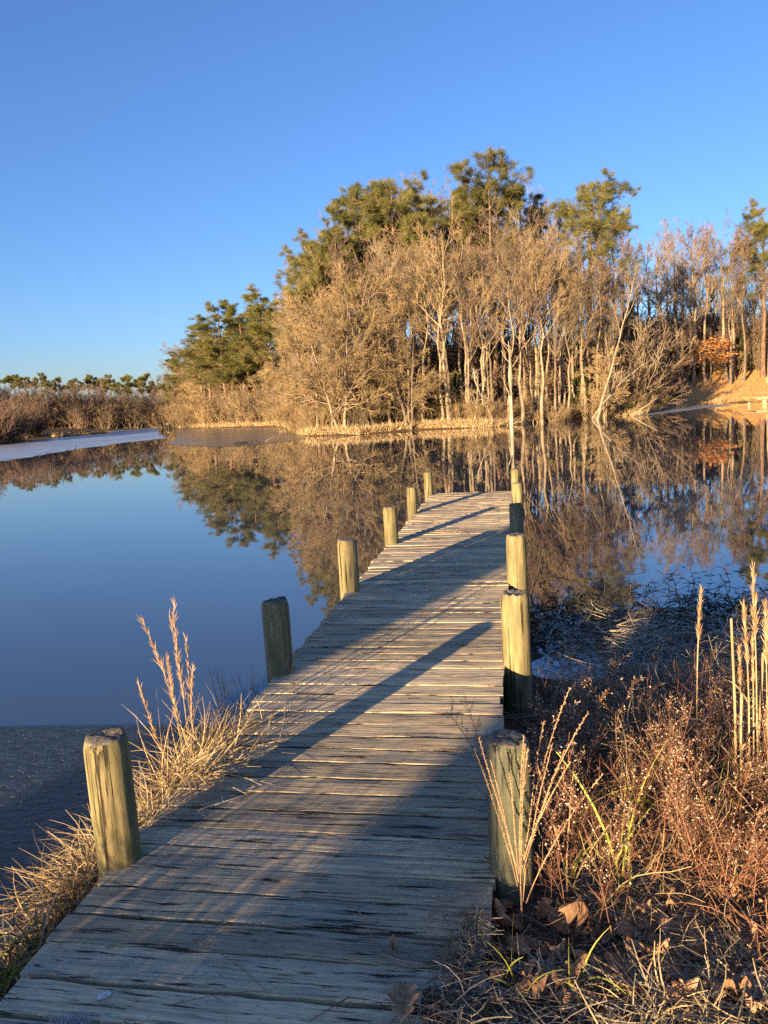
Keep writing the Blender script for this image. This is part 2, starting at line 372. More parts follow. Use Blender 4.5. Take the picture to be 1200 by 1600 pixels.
def sheet(name, poly, z, mt, kind='structure'):
    mb = MB(); n = len(poly); c = np.mean(poly, 0)
    v = [(c[0], c[1], z)] + [(p[0], p[1], z) for p in poly]
    mb.add(v, [(0, 1 + a, 1 + (a + 1) % n) for a in range(n)])
    o = obj(name, mb.mesh(name, mt, False)); return tag(o, kind=kind)
sheet('water', [(-700, -50), (700, -50), (700, 700), (-700, 700)], 0.0, M['water'])
def rough_edge(pts, amp, seed, sub=14):
    r = np.random.default_rng(seed); o = []
    for a, b in zip(pts, pts[1:] + pts[:1]):
        for k in range(sub):
            t = k / sub; o.append((a[0] + (b[0] - a[0]) * t + r.normal(0, amp), a[1] + (b[1] - a[1]) * t + r.normal(0, amp * .6)))
    return o
sheet('ice', rough_edge([(-.75, 4.76), (-1.6, 4.86), (-2.7, 4.99), (-6, 5.4), (-9, 5.0), (-9, 1.0), (-5, .2), (-1.2, .5)], .006, 3), .006, M['ice'])
sheet('ice', rough_edge([(-26, 41), (-20.2, 40.8), (-20.3, 46), (-20.4, 52), (-19.4, 60), (-17.5, 64), (-20, 72), (-24, 84), (-28, 98), (-33, 118), (-40, 122), (-42, 60), (-40, 40)], .2, 4, 7), .006, M['ice_far'])
sheet('ice', rough_edge([(-17.2, 66), (-14.2, 51.7), (-9.4, 43.5), (-6.9, 43.2), (-4.6, 47), (-5, 53), (-8, 72), (-21, 95), (-30, 113)], .15, 5, 6), .009, M['ice_thin'])
sheet('ice', rough_edge([(17.0, 51.5), (24.4, 59.5), (30.2, 65.2), (30.2, 69.5), (27, 69), (20, 58)], .12, 6, 6), .007, M['ice_far'])

# ------------------------------------------------------------------ wooden dock
dock = thing('wooden_dock', 'weathered grey wooden plank dock running out over the pond between round posts', 'dock', (*dk(1.4, -.84), 0), -AX)
def plank_mesh(seed, w, L=1.40):
    r = np.random.default_rng(seed); n = 30; x = np.linspace(-L / 2, L / 2, n); th = .038
    e = lambda a: np.convolve(r.normal(0, a, n + 8), np.ones(3) / 3, 'same')[4:-4]
    y0, y1 = -w / 2 + e(.0036) + np.abs(e(.004)), w / 2 + e(.0036); cup = r.normal(0, .0012); tw = r.normal(0, .0016) * np.linspace(-1, 1, n)
    prof = []
    for (fy, dz, oy) in ((0, -th, 0), (0, -.0018, 0), (0, -.0003, .0014), (.33, cup, 0), (.66, cup, 0), (1, -.0003, -.0014), (1, -.0018, 0), (1, -th, 0)):
        yy = y0 + (y1 - y0) * fy + oy; zz = dz + e(.0012) + tw * (fy - .5) * 2
        prof.append(np.stack([x, yy, zz], 1))
    V = np.stack(prof, 1); mb = MB()
    k, jj = np.meshgrid(np.arange(n - 1), np.arange(8), indexing='ij')
    b = lambda a, c: (a * 8 + c % 8).ravel()
    mb.add(V, np.stack([b(k, jj), b(k + 1, jj), b(k + 1, jj + 1), b(k, jj + 1)], 1))
    mb.add(V[0], [(7, 6, 5, 4), (7, 4, 3, 0), (3, 2, 1, 0)]); mb.add(V[-1], [(4, 5, 6, 7), (0, 3, 4, 7), (0, 1, 2, 3)])
    return mb.mesh('plank', M['plank'], False)
widths = [.116, .122, .126, .128, .130, .132, .134, .138, .127, .124, .131, .129, .120, .141]
pl = [plank_mesh(100 + a, w) for a, w in enumerate(widths)]
s = 1.45; k = 0
while s < 13.15:
    a = random.randrange(len(pl)); w = widths[a]
    o = obj('plank', pl[a], dock, (random.gauss(0, .010), s - 1.4 + w / 2, .40 + random.gauss(0, .0009)))
    o.rotation_euler = (random.gauss(0, .002), random.gauss(0, .0012) + (math.pi * 0), random.gauss(0, .0045) + (math.pi if random.random() < .5 else 0))
    s += w + random.choice([.006, .009, .012, .015, .018]); k += 1
for lx in (-.62, 0, .60):
    mb = MB(); mb.box((lx - .025, .1, .17), (lx + .025, 11.7, .358)); obj('stringer', mb.mesh('stringer', M['beam'], False), dock)
def post_mesh(seed, r0, z1, mi, crumble=.006):
    r = np.random.default_rng(seed); n = 40; a = np.arange(n) * 2 * np.pi / n
    zs = [-.8, -.1, .15, .25, .35, .45, .55, z1 - .16, z1 - .08, z1 - .045, z1 - .028, z1 - .014, z1 - .004, z1]
    wave = lambda amp, ks: sum(r.normal(0, amp) * np.sin(k * a + r.uniform(0, 6)) for k in ks)
    lob = wave(.012, (2, 3)) + wave(.005, (4, 5, 7)); topw = wave(crumble * .5, (1, 2, 3, 5, 8, 11)); chip = wave(1.0, (3, 4, 5, 7))
    V = []
    for z in zs:
        q = (z1 - z) / .05
        f = 1.0 if q > 1 else 1 - .13 * (1 - q) ** 2
        rr = r0 * f * (1 + lob + r.normal(0, .0018, n) - (.02 * np.clip(chip - 1, 0, 2) * crumble / .006 if q < 3 else 0))
        zz = z + topw * np.clip(1 - q, 0, 1)
        V.append(np.stack([rr * np.cos(a), rr * np.sin(a), zz * np.ones(n)], 1))
    for f, k in ((.72, 1), (.45, .8), (.2, .5)):
        rr = r0 * f; V.append(np.stack([rr * np.cos(a), rr * np.sin(a), z1 + topw * k * f + r.normal(0, .0015, n) + .002 - (.014 * (1 - f) if crumble > .005 else 0)], 1))
    V.append(np.array([[0, 0, z1 - (.012 if crumble > .005 else 0)]] * n)); V = np.stack(V)
    mb = MB(); m_ = len(V)
    i, j = np.meshgrid(np.arange(m_ - 1), np.arange(n), indexing='ij'); b = lambda ii, jj: (ii * n + jj % n).ravel()
    F = np.stack([b(i, j), b(i, j + 1), b(i + 1, j + 1), b(i + 1, j)], 1)
    top = i.ravel() >= len(zs) - 2
    mb.add(V, F[~top], 0); mb.add(V, F[top], 1)
    return mb.mesh('post', [M[mi], M['post_top']], True)
POSTS = [(2.46, -1.535, .080, .49, 'post', .0048, 'near left post, yellow-green in the sun with a crumbled top'),
    (4.46, -1.53, .085, .46, 'post_shade', .004, 'second post on the left, dark and in shade'),
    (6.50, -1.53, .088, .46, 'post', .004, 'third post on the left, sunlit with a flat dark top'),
    (8.68, -1.505, .080, .43, 'post', .003, 'fourth post on the left, sunlit'),
    (10.95, -1.57, .076, .39, 'post', .003, 'fifth post on the left, slim and sunlit'),
    (13.1, -1.575, .072, .39, 'post', .003, 'farthest post on the left at the end of the dock'),
    (13.35, -.10, .072, .36, 'post', .003, 'farthest post on the right at the end of the dock'),
    (11.4, -.065, .076, .34, 'post', .003, 'second farthest post on the right, sunlit'),
    (9.1, -.075, .080, .36, 'post_shade', .004, 'dark shaded post on the right side'),
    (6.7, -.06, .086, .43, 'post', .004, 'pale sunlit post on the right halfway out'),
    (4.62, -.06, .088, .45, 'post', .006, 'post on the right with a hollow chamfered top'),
    (2.52, -.080, .076, .48, 'post_shade', .005, 'near right post, green-grey behind tan seed stalks')]
for a, (s, l, r0, h, mt, cr, lab) in enumerate(POSTS):
    o = obj('post', post_mesh(300 + a, r0, .40 + h, mt, cr), dock, (l + .84, s - 1.4, 0), random.uniform(0, 6))
    o.rotation_euler.x = random.gauss(0, .005); o.rotation_euler.y = random.gauss(0, .005); o['label'] = lab

# ------------------------------------------------------------------ tree builders
def spawn(r, P, Rr, L, per, t0, t1, ang, asd, lr, n, upw, wobb, rr, tip, tpow=1.0, flat=0.0, taper=.45):
    K, m_, _ = P.shape; idx = np.repeat(np.arange(K), per); N = len(idx)
    t = t0 + (t1 - t0) * r.random(N) ** tpow
    f = np.clip(t * (m_ - 1), 0, m_ - 1.001); i0 = f.astype(int); fr = (f - i0)[:, None]
    p = P[idx, i0] * (1 - fr) + P[idx, i0 + 1] * fr
    T = norm(P[idx, i0 + 1] - P[idx, i0])
    q = r.normal(0, 1, (N, 3)); q[:, 2] *= (1 - flat); q = norm(q - (q * T).sum(1, keepdims=True) * T)
    a = np.radians(r.normal(ang, asd, N))[:, None]
    d = np.cos(a) * T + np.sin(a) * q
    ln = L[idx] * lr * (1 - taper * t) * r.uniform(.6, 1.25, N)
    out = [p]; st = (ln / (n - 1))[:, None]
    for _k in range(n - 1):
        d = norm(d + np.array([0, 0, upw]) + r.normal(0, wobb, (N, 3))); p = p + d * st; out.append(p)
    Pn = np.stack(out, 1)
    rs = np.maximum((Rr[idx, i0] * (1 - fr[:, 0]) + Rr[idx, i0 + 1] * fr[:, 0]) * rr, tip)
    Rn = rs[:, None] * np.linspace(1, .0, n)[None] + tip * np.linspace(0, 1, n)[None]
    return Pn, Rn, ln

def trunk_path(r, h, lean=(0, 0), n=12, wv=.02, start=(0, 0)):
    t = np.linspace(0, 1, n); w = np.cumsum(r.normal(0, wv * h / n ** .5, (n, 2)), 0); w -= w[0]
    P = np.stack([start[0] + lean[0] * h * t + w[:, 0], start[1] + lean[1] * h * t + w[:, 1], -.3 + (h + .3) * t], 1)
    return P[None]

def bare_tree(seed, h, r0, n1=16, t0=.35, a1=42, l1=.36, up1=.10, k=(6, 6, 5), twig='twig', bark='bark', tip=.0078, lean=(0, 0), stems=1, droop=0.0, fine=1.0, wv=.02, hole=None):
    r = np.random.default_rng(seed); tr, cr = MB(), MB(); Ps, Rs, Ls = [], [], []
    for q in range(stems):
        ln = lean if stems == 1 else (lean[0] + r.normal(0, .22), lean[1] + r.normal(0, .22))
        hh = h * (1 if q == 0 else r.uniform(.7, 1)); P = trunk_path(r, hh * .92, ln, 12, wv, (r.normal(0, .25), r.normal(0, .25)) if stems > 1 else (0, 0))
        Rr = (r0 if q == 0 else r0 * .7) * (1 - np.linspace(0, 1, 12) ** .9 * .90)[None]; Rr[0, 0] *= 1.35
        tr.tubes(P, Rr, 8); Ps.append(P); Rs.append(Rr); Ls.append(hh)
    P = np.concatenate(Ps); Rr = np.concatenate(Rs); L = np.array(Ls)
    P1, R1, L1 = spawn(r, P, Rr, L, n1, t0, .97, a1, 10, l1, 8, up1, .075, .62, tip * 1.8, taper=.55)
    P2, R2, L2 = spawn(r, P1, R1, L1, k[0], .18, 1, 36, 10, .52, 6, .05 - droop * .5, .075, .6, tip * 1.4)
    P3, R3, L3 = spawn(r, P2, R2, L2, k[1], .15, 1, 36, 10, .55, 5, .04 - droop, .06, .6, tip)
    P4, R4, L4 = spawn(r, P3, R3, L3, k[2], .1, 1, 32, 10, .70 * fine, 4, .03 - droop, .05, .7, tip * .8)
    cr.tubes(P1, R1, 5, 0, r.random(len(P1))); cr.tubes(P2, R2, 4, 1, r.random(len(P2)) * .6 + .4)
    cr.tubes(P3, R3, 3, 1, r.random(len(P3))); cr.tubes(P4, R4 * .9, 3, 1, r.random(len(P4)))
    return tr.mesh('trunk', M[bark]), cr.mesh('crown', [M[bark], M[twig]]), h

def tufts(mb, r, C, D, per, ln, wd, mi):
    K = len(C); idx = np.repeat(np.arange(K), per); N = len(idx)
    d = norm(D[idx] * .55 + r.normal(0, .75, (N, 3)) + np.array([0, 0, .15])); l_ = ln * r.uniform(.6, 1.2, N)[:, None]
    sd = norm(np.cross(d, r.normal(0, 1, (N, 3)))) * wd
    c = C[idx] + r.normal(0, ln * .25, (N, 3))
    V = np.stack([c - sd, c + sd, c + d * l_ + sd * .35, c + d * l_ - sd * .35], 1)
    tt = np.repeat(r.random(K), per) * .7 + r.random(N) * .3
    mb.add(V, np.arange(N * 4).reshape(N, 4), mi, np.repeat(tt, 4))

def pine(seed, h, r0, t0=.5, n1=34, l1=.23, top=.9, lean=(0, 0), dens=15, nl=.30, shape=.48, wd=.010):
    r = np.random.default_rng(seed); tr, cr = MB(), MB()
    P = trunk_path(r, h * .93, lean, 14, .008); Rr = r0 * (1 - np.linspace(0, 1, 14) * .88)[None]; Rr[0, 0] *= 1.3
    tr.tubes(P, Rr, 9)
    P1, R1, L1 = spawn(r, P, Rr, np.array([h]), n1, t0, .99, 70, 16, l1, 7, .06, .08, .40, .02, tpow=.85, taper=shape)
    # thin the lower boughs and shorten the lowest ones a little
    P2, R2, L2 = spawn(r, P1, R1, L1, 8, .30, 1, 50, 14, .44, 4, .09, .10, .6, .014, flat=.5)
    P3, R3, L3 = spawn(r, P2, R2, L2, 4, .30, 1, 42, 15, .5, 3, .12, .10, .7, .012)
    cr.tubes(P1, R1, 5, 0); cr.tubes(P2, R2, 3, 0); cr.tubes(P3, R3, 3, 0)
    C = np.concatenate([P3[:, -1], P2[:, -1], P1[:, -1], P3[:, 1]]); D = np.concatenate([P3[:, -1] - P3[:, 0], P2[:, -1] - P2[:, 0], P1[:, -1] - P1[:, -2], P3[:, -1] - P3[:, 0]])
    tufts(cr, r, C, norm(D), dens, nl, wd, 1)
    return tr.mesh('trunk', M['bark_pine']), cr.mesh('needles', [M['bark_pine'], M['needle']], False), h

def shrub(seed, h, stems, twig, spread=.5, k=(7, 6), lean=0.0, tip=.008):
    r = np.random.default_rng(seed); mb = MB(); a = r.uniform(0, 6.28, stems); rad = r.random(stems) ** .5 * spread * h * .35
    p = np.stack([rad * np.cos(a), rad * np.sin(a), np.full(stems, -.1)], 1); d = norm(np.stack([np.cos(a) * spread * r.random(stems) + lean, np.sin(a) * spread * r.random(stems), np.ones(stems)], 1))
    ln = h * r.uniform(.6, 1.1, stems); out = [p]; n = 7
    for _ in range(n - 1): d = norm(d + r.normal(0, .10, (stems, 3)) + np.array([0, 0, -.02])); p = p + d * (ln / (n - 1))[:, None]; out.append(p)
    P = np.stack(out, 1); Rr = np.linspace(.022, .008, n)[None] * np.ones((stems, 1)) * h / 3
    mb.tubes(P, Rr, 4, 0, r.random(stems))
    P1, R1, L1 = spawn(r, P, Rr, ln, k[0], .2, 1, 35, 14, .42, 5, .06, .13, .6, tip * 1.2)
    P2, R2, L2 = spawn(r, P1, R1, L1, k[1], .1, 1, 38, 15, .5, 4, .03, .15, .7, tip)
    mb.tubes(P1, R1, 3, 0, r.random(len(P1))); mb.tubes(P2, R2, 3, 0, r.random(len(P2)))
    return mb.mesh('shrub', M[twig]), h

def leafy(seed, h, lw, mi, w=.45, n=5000, t0=.12):
    """small broadleaf evergreen or a beech still in leaf: branches with many leaf faces"""
    r = np.random.default_rng(seed); tr, cr = MB(), MB()
    P = trunk_path(r, h, (0, 0), 9, .02); Rr = .012 * h * (1 - np.linspace(0, 1, 9) * .85)[None]; tr.tubes(P, Rr, 6)
    P1, R1, L1 = spawn(r, P, Rr, np.array([h]), 26, t0, .97, 65, 12, w, 6, .03, .1, .5, .012, taper=.75)
    P2, R2, L2 = spawn(r, P1, R1, L1, 7, .2, 1, 45, 15, .45, 4, .0, .1, .6, .008, flat=.5)
    cr.tubes(P1, R1, 4, 0); cr.tubes(P2, R2, 3, 0)
    ii = r.integers(0, len(P2), n); C = P2[ii, r.integers(1, 4, n)] + r.normal(0, lw * .9, (n, 3))
    a = norm(r.normal(0, 1, (n, 3)) + np.array([0, 0, -.2])); b = norm(np.cross(a, r.normal(0, 1, (n, 3))))
    V = np.stack([C, C + a * lw * .5 + b * lw * .35, C + a * lw, C + a * lw * .5 - b * lw * .35], 1)
    cr.add(V, np.arange(4 * n).reshape(n, 4), 1, np.repeat(r.random(n), 4))
    return tr.mesh('trunk', M['bark']), cr.mesh('foliage', [M['bark'], M[mi]], False), h

def plant_tree(name, proto, x, y, H, label, cat='tree', group=None, rz=None, crown='crown', z=None):
    tm, cm, h = proto; sc_ = H / h
    t = thing(name, label, cat, (x, y, gz(x, y) if z is None else z), random.uniform(0, 6.28) if rz is None else rz, sc_, group)
    obj('trunk', tm, t); obj(crown, cm, t)
    return t

BARE = [bare_tree(11, 15, .20, 15, .48, 38, .33), bare_tree(12, 15, .18, 15, .46, 44, .31, wv=.03, twig='twig_red'), bare_tree(13, 15, .22, 12, .52, 34, .40, .12),
        bare_tree(14, 15, .17, 14, .55, 32, .29, .14, twig='twig_red'), bare_tree(15, 15, .19, 14, .42, 48, .34, .06, wv=.035)]
PALE = [bare_tree(21, 15, .17, 12, .42, 40, .36, bark='bark_pale', wv=.03, twig='twig_gold'), bare_tree(22, 15, .15, 12, .45, 45, .34, bark='bark_pale', wv=.035)]
GOLD = [bare_tree(31, 10, .16, 15, .18, 55, .44, .03, k=(7, 6, 6), twig='twig_gold', stems=3, droop=.06, fine=1.2, tip=.010), bare_tree(32, 10, .15, 16, .15, 58, .46, .02, k=(7, 6, 5), twig='twig_gold', stems=3, droop=.09, fine=1.3, tip=.010),
        bare_tree(33, 10, .14, 18, .2, 50, .40, .05, k=(6, 6, 5), twig='twig_gold', stems=2, droop=.03, fine=1.2, tip=.010)]
THIN = [bare_tree(41, 10, .085, 12, .35, 30, .26, .10, k=(5, 4, 4), twig='twig_red', tip=.012, fine=1.2), bare_tree(42, 10, .075, 13, .25, 34, .24, .10, k=(5, 4, 4), twig='twig_red', tip=.012), bare_tree(43, 10, .09, 11, .45, 36, .28, .08, k=(5, 4, 4), twig='twig_red', tip=.012)]
PINE = [pine(51, 20, .26, .52, 40, .23), pine(52, 20, .24, .38, 48, .25, shape=.6), pine(53, 20, .25, .60, 38, .23, shape=.45), pine(54, 20, .22, .28, 56, .24, shape=.7)]
PINE_FAR = [pine(61, 11, .12, .66, 15, .20, dens=14, nl=.40, wd=.016, shape=.4), pine(62, 11, .11, .58, 18, .21, dens=14, nl=.40, wd=.016, shape=.5), pine(63, 11, .11, .70, 14, .19, dens=14, nl=.36, wd=.016, shape=.3)]
DOME = bare_tree(36, 6, .07, 16, .08, 45, .5, .03, k=(6, 5, 5), twig='twig_red', stems=6, tip=.009)
SHRUB = [shrub(71, 3, 26, 'twig_gold', .8), shrub(72, 3, 30, 'twig', .7), shrub(73, 3, 26, 'twig_red', .6), shrub(74, 3, 24, 'twig_gold', 1.1, lean=-.3)]
HOLLY = [leafy(81, 5, .16, 'holly', .42), leafy(82, 5, .16, 'holly', .32)]
BEECH = leafy(85, 5, .20, 'beech', .62, 850, .5)

# ------------------------------------------------------------------ the headland wood
def top_at(u, D, v): return at(u, D, v)
def grow(name, proto, u, D, v, label, group=None, rz=None, cat='tree', crown='crown', wide=1.0):
    x, y, zt = at(u, D, v); g = gz(x, y)
    t = plant_tree(name, proto, x, y, max(zt - g, 1.5), label, cat, group, rz, crown)
    t.scale = (t.scale[0] * wide, t.scale[1] * wide, t.scale[2]); return t
P_ = 'pine_tree'
for (u, D, v, k, lab) in [
    (270, 116, 548, 3, 'narrow pine at the far left end of the headland'),
    (338, 98, 468, 3, 'tall green pine left of its twin on the left arm of the headland'),
    (372, 97, 476, 3, 'bushy pine between two taller pines on the left arm of the headland'),
    (405, 95.5, 449, 1, 'tallest pine on the left arm of the headland'),
    (478, 62, 378, 1, 'pine with low spreading boughs at the left shoulder of the big wood'),
    (520, 60, 318, 1, 'broad pine sloping up behind the golden willow-like trees'),
    (562, 63, 290, 0, 'round topped pine left of the two crowded tall pines'),
    (610, 60, 268, 2, 'tall crowded pine over the left part of the big wood'),
    (650, 66, 300, 0, 'dark pine tucked right of the crowded tall pine'),
    (762, 62, 245, 2, 'tallest pine of all with a domed top over the middle of the wood'),
    (815, 67, 292, 0, 'pine close on the right of the tallest pine'),
    (918, 64, 275, 2, 'lone tall pine with a clear trunk right of the middle'),
    (985, 78, 470, 3, 'small dark pine deep in the wood below the lone tall pine'),
    (318, 101, 505, 1, 'pine on the left flank of the tall green pine on the left arm'),
    (388, 99, 474, 1, 'pine tucked against the tallest pine of the left arm'),
    (428, 98, 482, 3, 'pine on the right flank of the tallest pine of the left arm'),
    (500, 62, 350, 1, 'pine stepping down between the shoulder pine and the broad pine'),
    (588, 64, 292, 1, 'pine filling the gap between the round topped and the crowded tall pine'),
    (738, 66, 285, 0, 'pine close on the left of the tallest pine'),
    (1196, 92, 300, 1, 'pine cut off by the right edge of the view')]:
    grow(P_, PINE[k], u, D, v, lab, crown='needles', cat='pine', wide=1.75 if D > 95 else 1.12)
# pale trunks one can single out
for (u, D, v, k, lab) in [
    (690, 51.5, 330, 0, 'pale trunked tree forking high in the middle of the wood front'),
    (724, 52, 400, 1, 'pale tree right of the high forking pale tree'),
    (790, 51, 420, 1, 'white barked tree at the waterline right of the broken branches'),
    (1080, 88, 345, 0, 'tall pale tree with wide crown above the caramel leaves'),
    (1142, 90, 430, 1, 'straight pale tree at the edge of the lawn')]:
    grow('bare_tree', PALE[k], u, D, v, lab)
# leaning pale tree
lt = bare_tree(25, 15, .15, 9, .55, 35, .26, bark='bark_pale', lean=(.26, 0), wv=.02)
grow('leaning_tree', lt, 925, 53, 395, 'long pale tree leaning to the right over the wood front', rz=0)
snag_t = bare_tree(26, 6, .16, 5, .3, 60, .3, bark='bark_white', twig='twig_gold', k=(3, 2, 1), wv=.01)
grow('dead_snag', snag_t, 795, 49.6, 520, 'bone white dead tree standing at the water edge', rz=1)
# golden spreading trees
for (u, D, v, k, lab) in [(470, 54, 452, 0, 'golden spreading tree at the left corner of the big wood'), (515, 50.5, 420, 1, 'golden willow-like tree arching over the water left of centre'),
    (572, 51, 440, 2, 'golden many-stemmed tree under the round topped pine'), (632, 51, 470, 1, 'golden drooping tree under the tall crowded pine'), (450, 66, 470, 2, 'golden tree behind the left corner of the big wood'),
    (852, 53.5, 560, 2, 'low golden branching tree under the small gap right of the white dead tree'), (945, 55.5, 540, 0, 'golden low tree with fanned branches over the shore below the lone pine')]:
    grow('spreading_tree', GOLD[k], u, D, v, lab)
def sil(u):
    return np.interp(u, [440, 460, 520, 600, 680, 760, 850, 900, 960, 1000, 1060, 1120, 1160, 1200, 1260], [500, 420, 350, 320, 300, 310, 312, 340, 345, 352, 346, 350, 365, 380, 360])
lab_front = 'bare brown tree in the front rank of the headland wood'
lab_mid = 'slender bare tree in the middle of the headland wood'
lab_back = 'tall bare tree at the back of the headland wood'
for row, (D0, n, dv, lab, grp) in enumerate([(52, 30, 70, lab_front, 'front rank bare trees of the headland'), (57, 32, 26, lab_mid, 'bare trees in the middle of the headland wood'), (64, 34, 12, lab_mid, 'bare trees in the middle of the headland wood'), (74, 34, 2, lab_back, 'bare trees at the back of the headland wood'), (88, 30, 0, lab_back, 'bare trees at the back of the headland wood')]):
    for q in range(n):
        u = 455 + (q + random.random()) / n * (800 if row > 1 else 530); D = D0 + random.uniform(-1.5, 2.5)
        if D < 60 and u > 965: continue
        if u > 985 and D < 88: continue
        D = max(D, float(np.interp(u, [440, 480, 560, 650, 760, 860, 900, 985], [64, 53, 50.5, 52.5, 50.8, 53.5, 55, 60])))
        v = sil(u) + dv * random.uniform(.5, 1.6) + (0 if row > 2 else random.uniform(0, 60))
        grow('bare_tree', (PALE[random.randrange(2)] if row < 2 and random.random() < .4 else BARE[random.randrange(5)]), u, D, v, lab, grp)
# right wood beyond the lawn
for q in range(26):
    u = 1000 + q * 11 + random.uniform(-6, 6); D = random.uniform(88, 106)
    grow('bare_tree', BARE[random.randrange(5)], u, D, random.uniform(352, 420), 'bare tree in the thin wood beyond the lawn', 'bare trees beyond the lawn')
for q in range(16):
    u = 1005 + q * 14 + random.uniform(-5, 5)
    o = SHRUB[random.randrange(3)]; x, y, z = at(u, random.uniform(91, 97)); 
    tag(obj('shrub', o[0], None, (x, y, gz(x, y)), random.uniform(0, 6), random.uniform(.6, 1.2)), 'bare brown thicket shrub along the top of the lawn', 'shrub', 'shrubs along the top of the lawn')
grow('beech_tree', BEECH, 1112, 87, 532, 'small tree still holding caramel leaves above the lawn', crown='foliage', wide=1.9)
for (u, D, v, k, lab) in [(1155, 93, 530, 0, 'dark evergreen bush right of the caramel leaved tree'), (1085, 90, 560, 1, 'dark evergreen bush left of the caramel leaved tree'), (1040, 74, 560, 1, 'low evergreen where the headland meets the lawn'),
    (705, 55, 585, 0, 'dark green understorey bush behind the pale trunks in the middle'), (428, 92, 640, 0, 'small green bush at the water on the left arm of the headland'), (905, 58, 560, 1, 'olive green bush under the lone tall pine'), (1195, 98, 520, 0, 'evergreen bush at the right edge above the lawn')]:
    grow('evergreen_bush', HOLLY[k], u, D, v, lab, cat='bush', crown='foliage')
# shore shrubs
for q in range(64):
    u = 452 + q * 9.2 + random.uniform(-4, 4); D = np.interp(u, [440, 480, 560, 650, 760, 900, 1000, 1060], [62, 52.5, 50, 52.5, 50.2, 53.5, 59, 72]) + random.choice([0.4, 1.5, 3, 5]) + random.uniform(0, .8)
    o = SHRUB[[0, 0, 1, 2, 3][random.randrange(5)]]; x, y, z = at(u, D)
    tag(obj('shrub', o[0], None, (x, y, gz(x, y)), random.uniform(0, 6), (random.uniform(.5, 1.2) if u < 650 else random.uniform(.3, .75))), 'bare golden brown shrub crowding the headland shoreline', 'shrub', 'shrubs along the headland shore')
for (u, D, s_c, lab) in [(1030, 66, 1.9, 'big dome of fine olive brown twigs left of the lawn'), (1000, 63, 2.0, 'wide bare bush left of the big olive brown dome'), (1058, 75, 1.2, 'rounded bare bush at the lawn corner')]:
    x, y, z = at(u, D); plant_tree('wide_bush', DOME, x, y, 2.6 * s_c, lab, 'bush', rz=u)
for q in range(96):
    u = 520 + q * 7.1 + random.uniform(-5, 5); D = random.uniform(62, 82) if u < 985 else random.uniform(96, 110); x, y, z = at(u, D)
    tag(obj('shrub', SHRUB[1 + q % 2][0], None, (x, y, gz(x, y)), random.uniform(0, 6), random.uniform(1.4, 2.5)), 'tall dim undergrowth shrub deep between the trunks of the headland wood', 'shrub', 'undergrowth deep in the headland wood')
# the wood goes on past the left edge of the view
for q in range(60):
    u = random.uniform(-125, -34); D = random.uniform(96, 140); x, y, z = at(u, D)
    plant_tree('bare_tree', THIN[q % 3], x, y, random.uniform(7.5, 11), 'bare tree of the left bank wood beyond the left edge of the view', 'tree', 'left bank trees beyond the view')
# left arm of the headland
for q in range(40):
    u = 252 + (q % 20) * 10 + random.uniform(-5, 5); D = np.interp(u, [250, 300, 440, 460], [119, 104, 84, 78]) + random.uniform(2, 12) + (8 if q >= 20 else 0)
    v = np.interp(u, [245, 280, 310, 440, 460], [600, 545, 520, 490, 470]) + random.uniform(0, 50)
    if 305 < u < 435 and D < 101 and random.random() < .7: continue
    g = GOLD[random.randrange(3)] if random.random() < .6 else BARE[random.randrange(5)]
    grow('bare_tree', g, u, D, v, 'golden bare tree on the left arm of the headland', 'golden trees on the left arm of the headland')
for q in range(34):
    u = 254 + q * 6 + random.uniform(-3, 3); D = np.interp(u, [250, 300, 440, 460], [117, 100, 81, 74]) + random.choice([.5, 2, 4])
    x, y, z = at(u, D); o = SHRUB[[0, 1, 2, 3][random.randrange(4)]]
    tag(obj('shrub', o[0], None, (x, y, gz(x, y)), random.uniform(0, 6), random.uniform(.8, 1.6)), 'rusty bare shrub along the shore of the left arm of the headland', 'shrub', 'shrubs along the left arm of the headland')
# far left swamp wood
for q in range(130):
    u = -70 + q * 2.5 + random.uniform(-4, 4); D = random.uniform(124, 175)
    grow('bare_tree', THIN[random.randrange(3)], u, D, np.interp(u, [-60, 120, 250], [596, 593, 588]) + random.uniform(-3, 22), 'thin bare tree in the far swamp wood on the left', 'thin bare trees of the far left wood')
for q in range(60):
    u = -60 + q * 5.2 + random.uniform(-3, 3); x, y, z = at(u, random.uniform(122, 138))
    tag(obj('shrub', SHRUB[1 + q % 2][0], None, (x, y, gz(x, y)), random.uniform(0, 6), random.uniform(1.0, 1.9)), 'dim brown thicket shrub between the trunks of the far left wood', 'shrub', 'thicket shrubs of the far left wood')
for q, u in enumerate([-40, -12, 12, 27, 40, 58, 66, 88, 103, 122, 143, 150, 178, 196, 212, 238, 20, 50, 76, 112, 134, 165, 222, 5]):
    grow(P_, PINE_FAR[q % 3], u, random.uniform(150, 185), [590, 588, 590, 589, 590, 592, 588, 588, 592, 594, 586, 588, 596, 588, 597, 594][q % 16] + random.uniform(-6, 6), 'small tufted pine standing above the far swamp wood', 'pines above the far left wood', crown='needles', cat='pine')
for q in range(30):
    u = -60 + q * 4 + random.uniform(-2, 2); D = np.interp(u, [-60, 0, 60, 100], [78, 80, 100, 122]) + random.uniform(1, 7)
    x, y, z = at(u, D); tag(obj('shrub', SHRUB[2][0], None, (x, y, gz(x, y)), random.uniform(0, 6), random.uniform(.8, 1.5)), 'reddish brown bare shrub at the edge of the far left wood', 'shrub', 'shrubs at the edge of the far left wood')

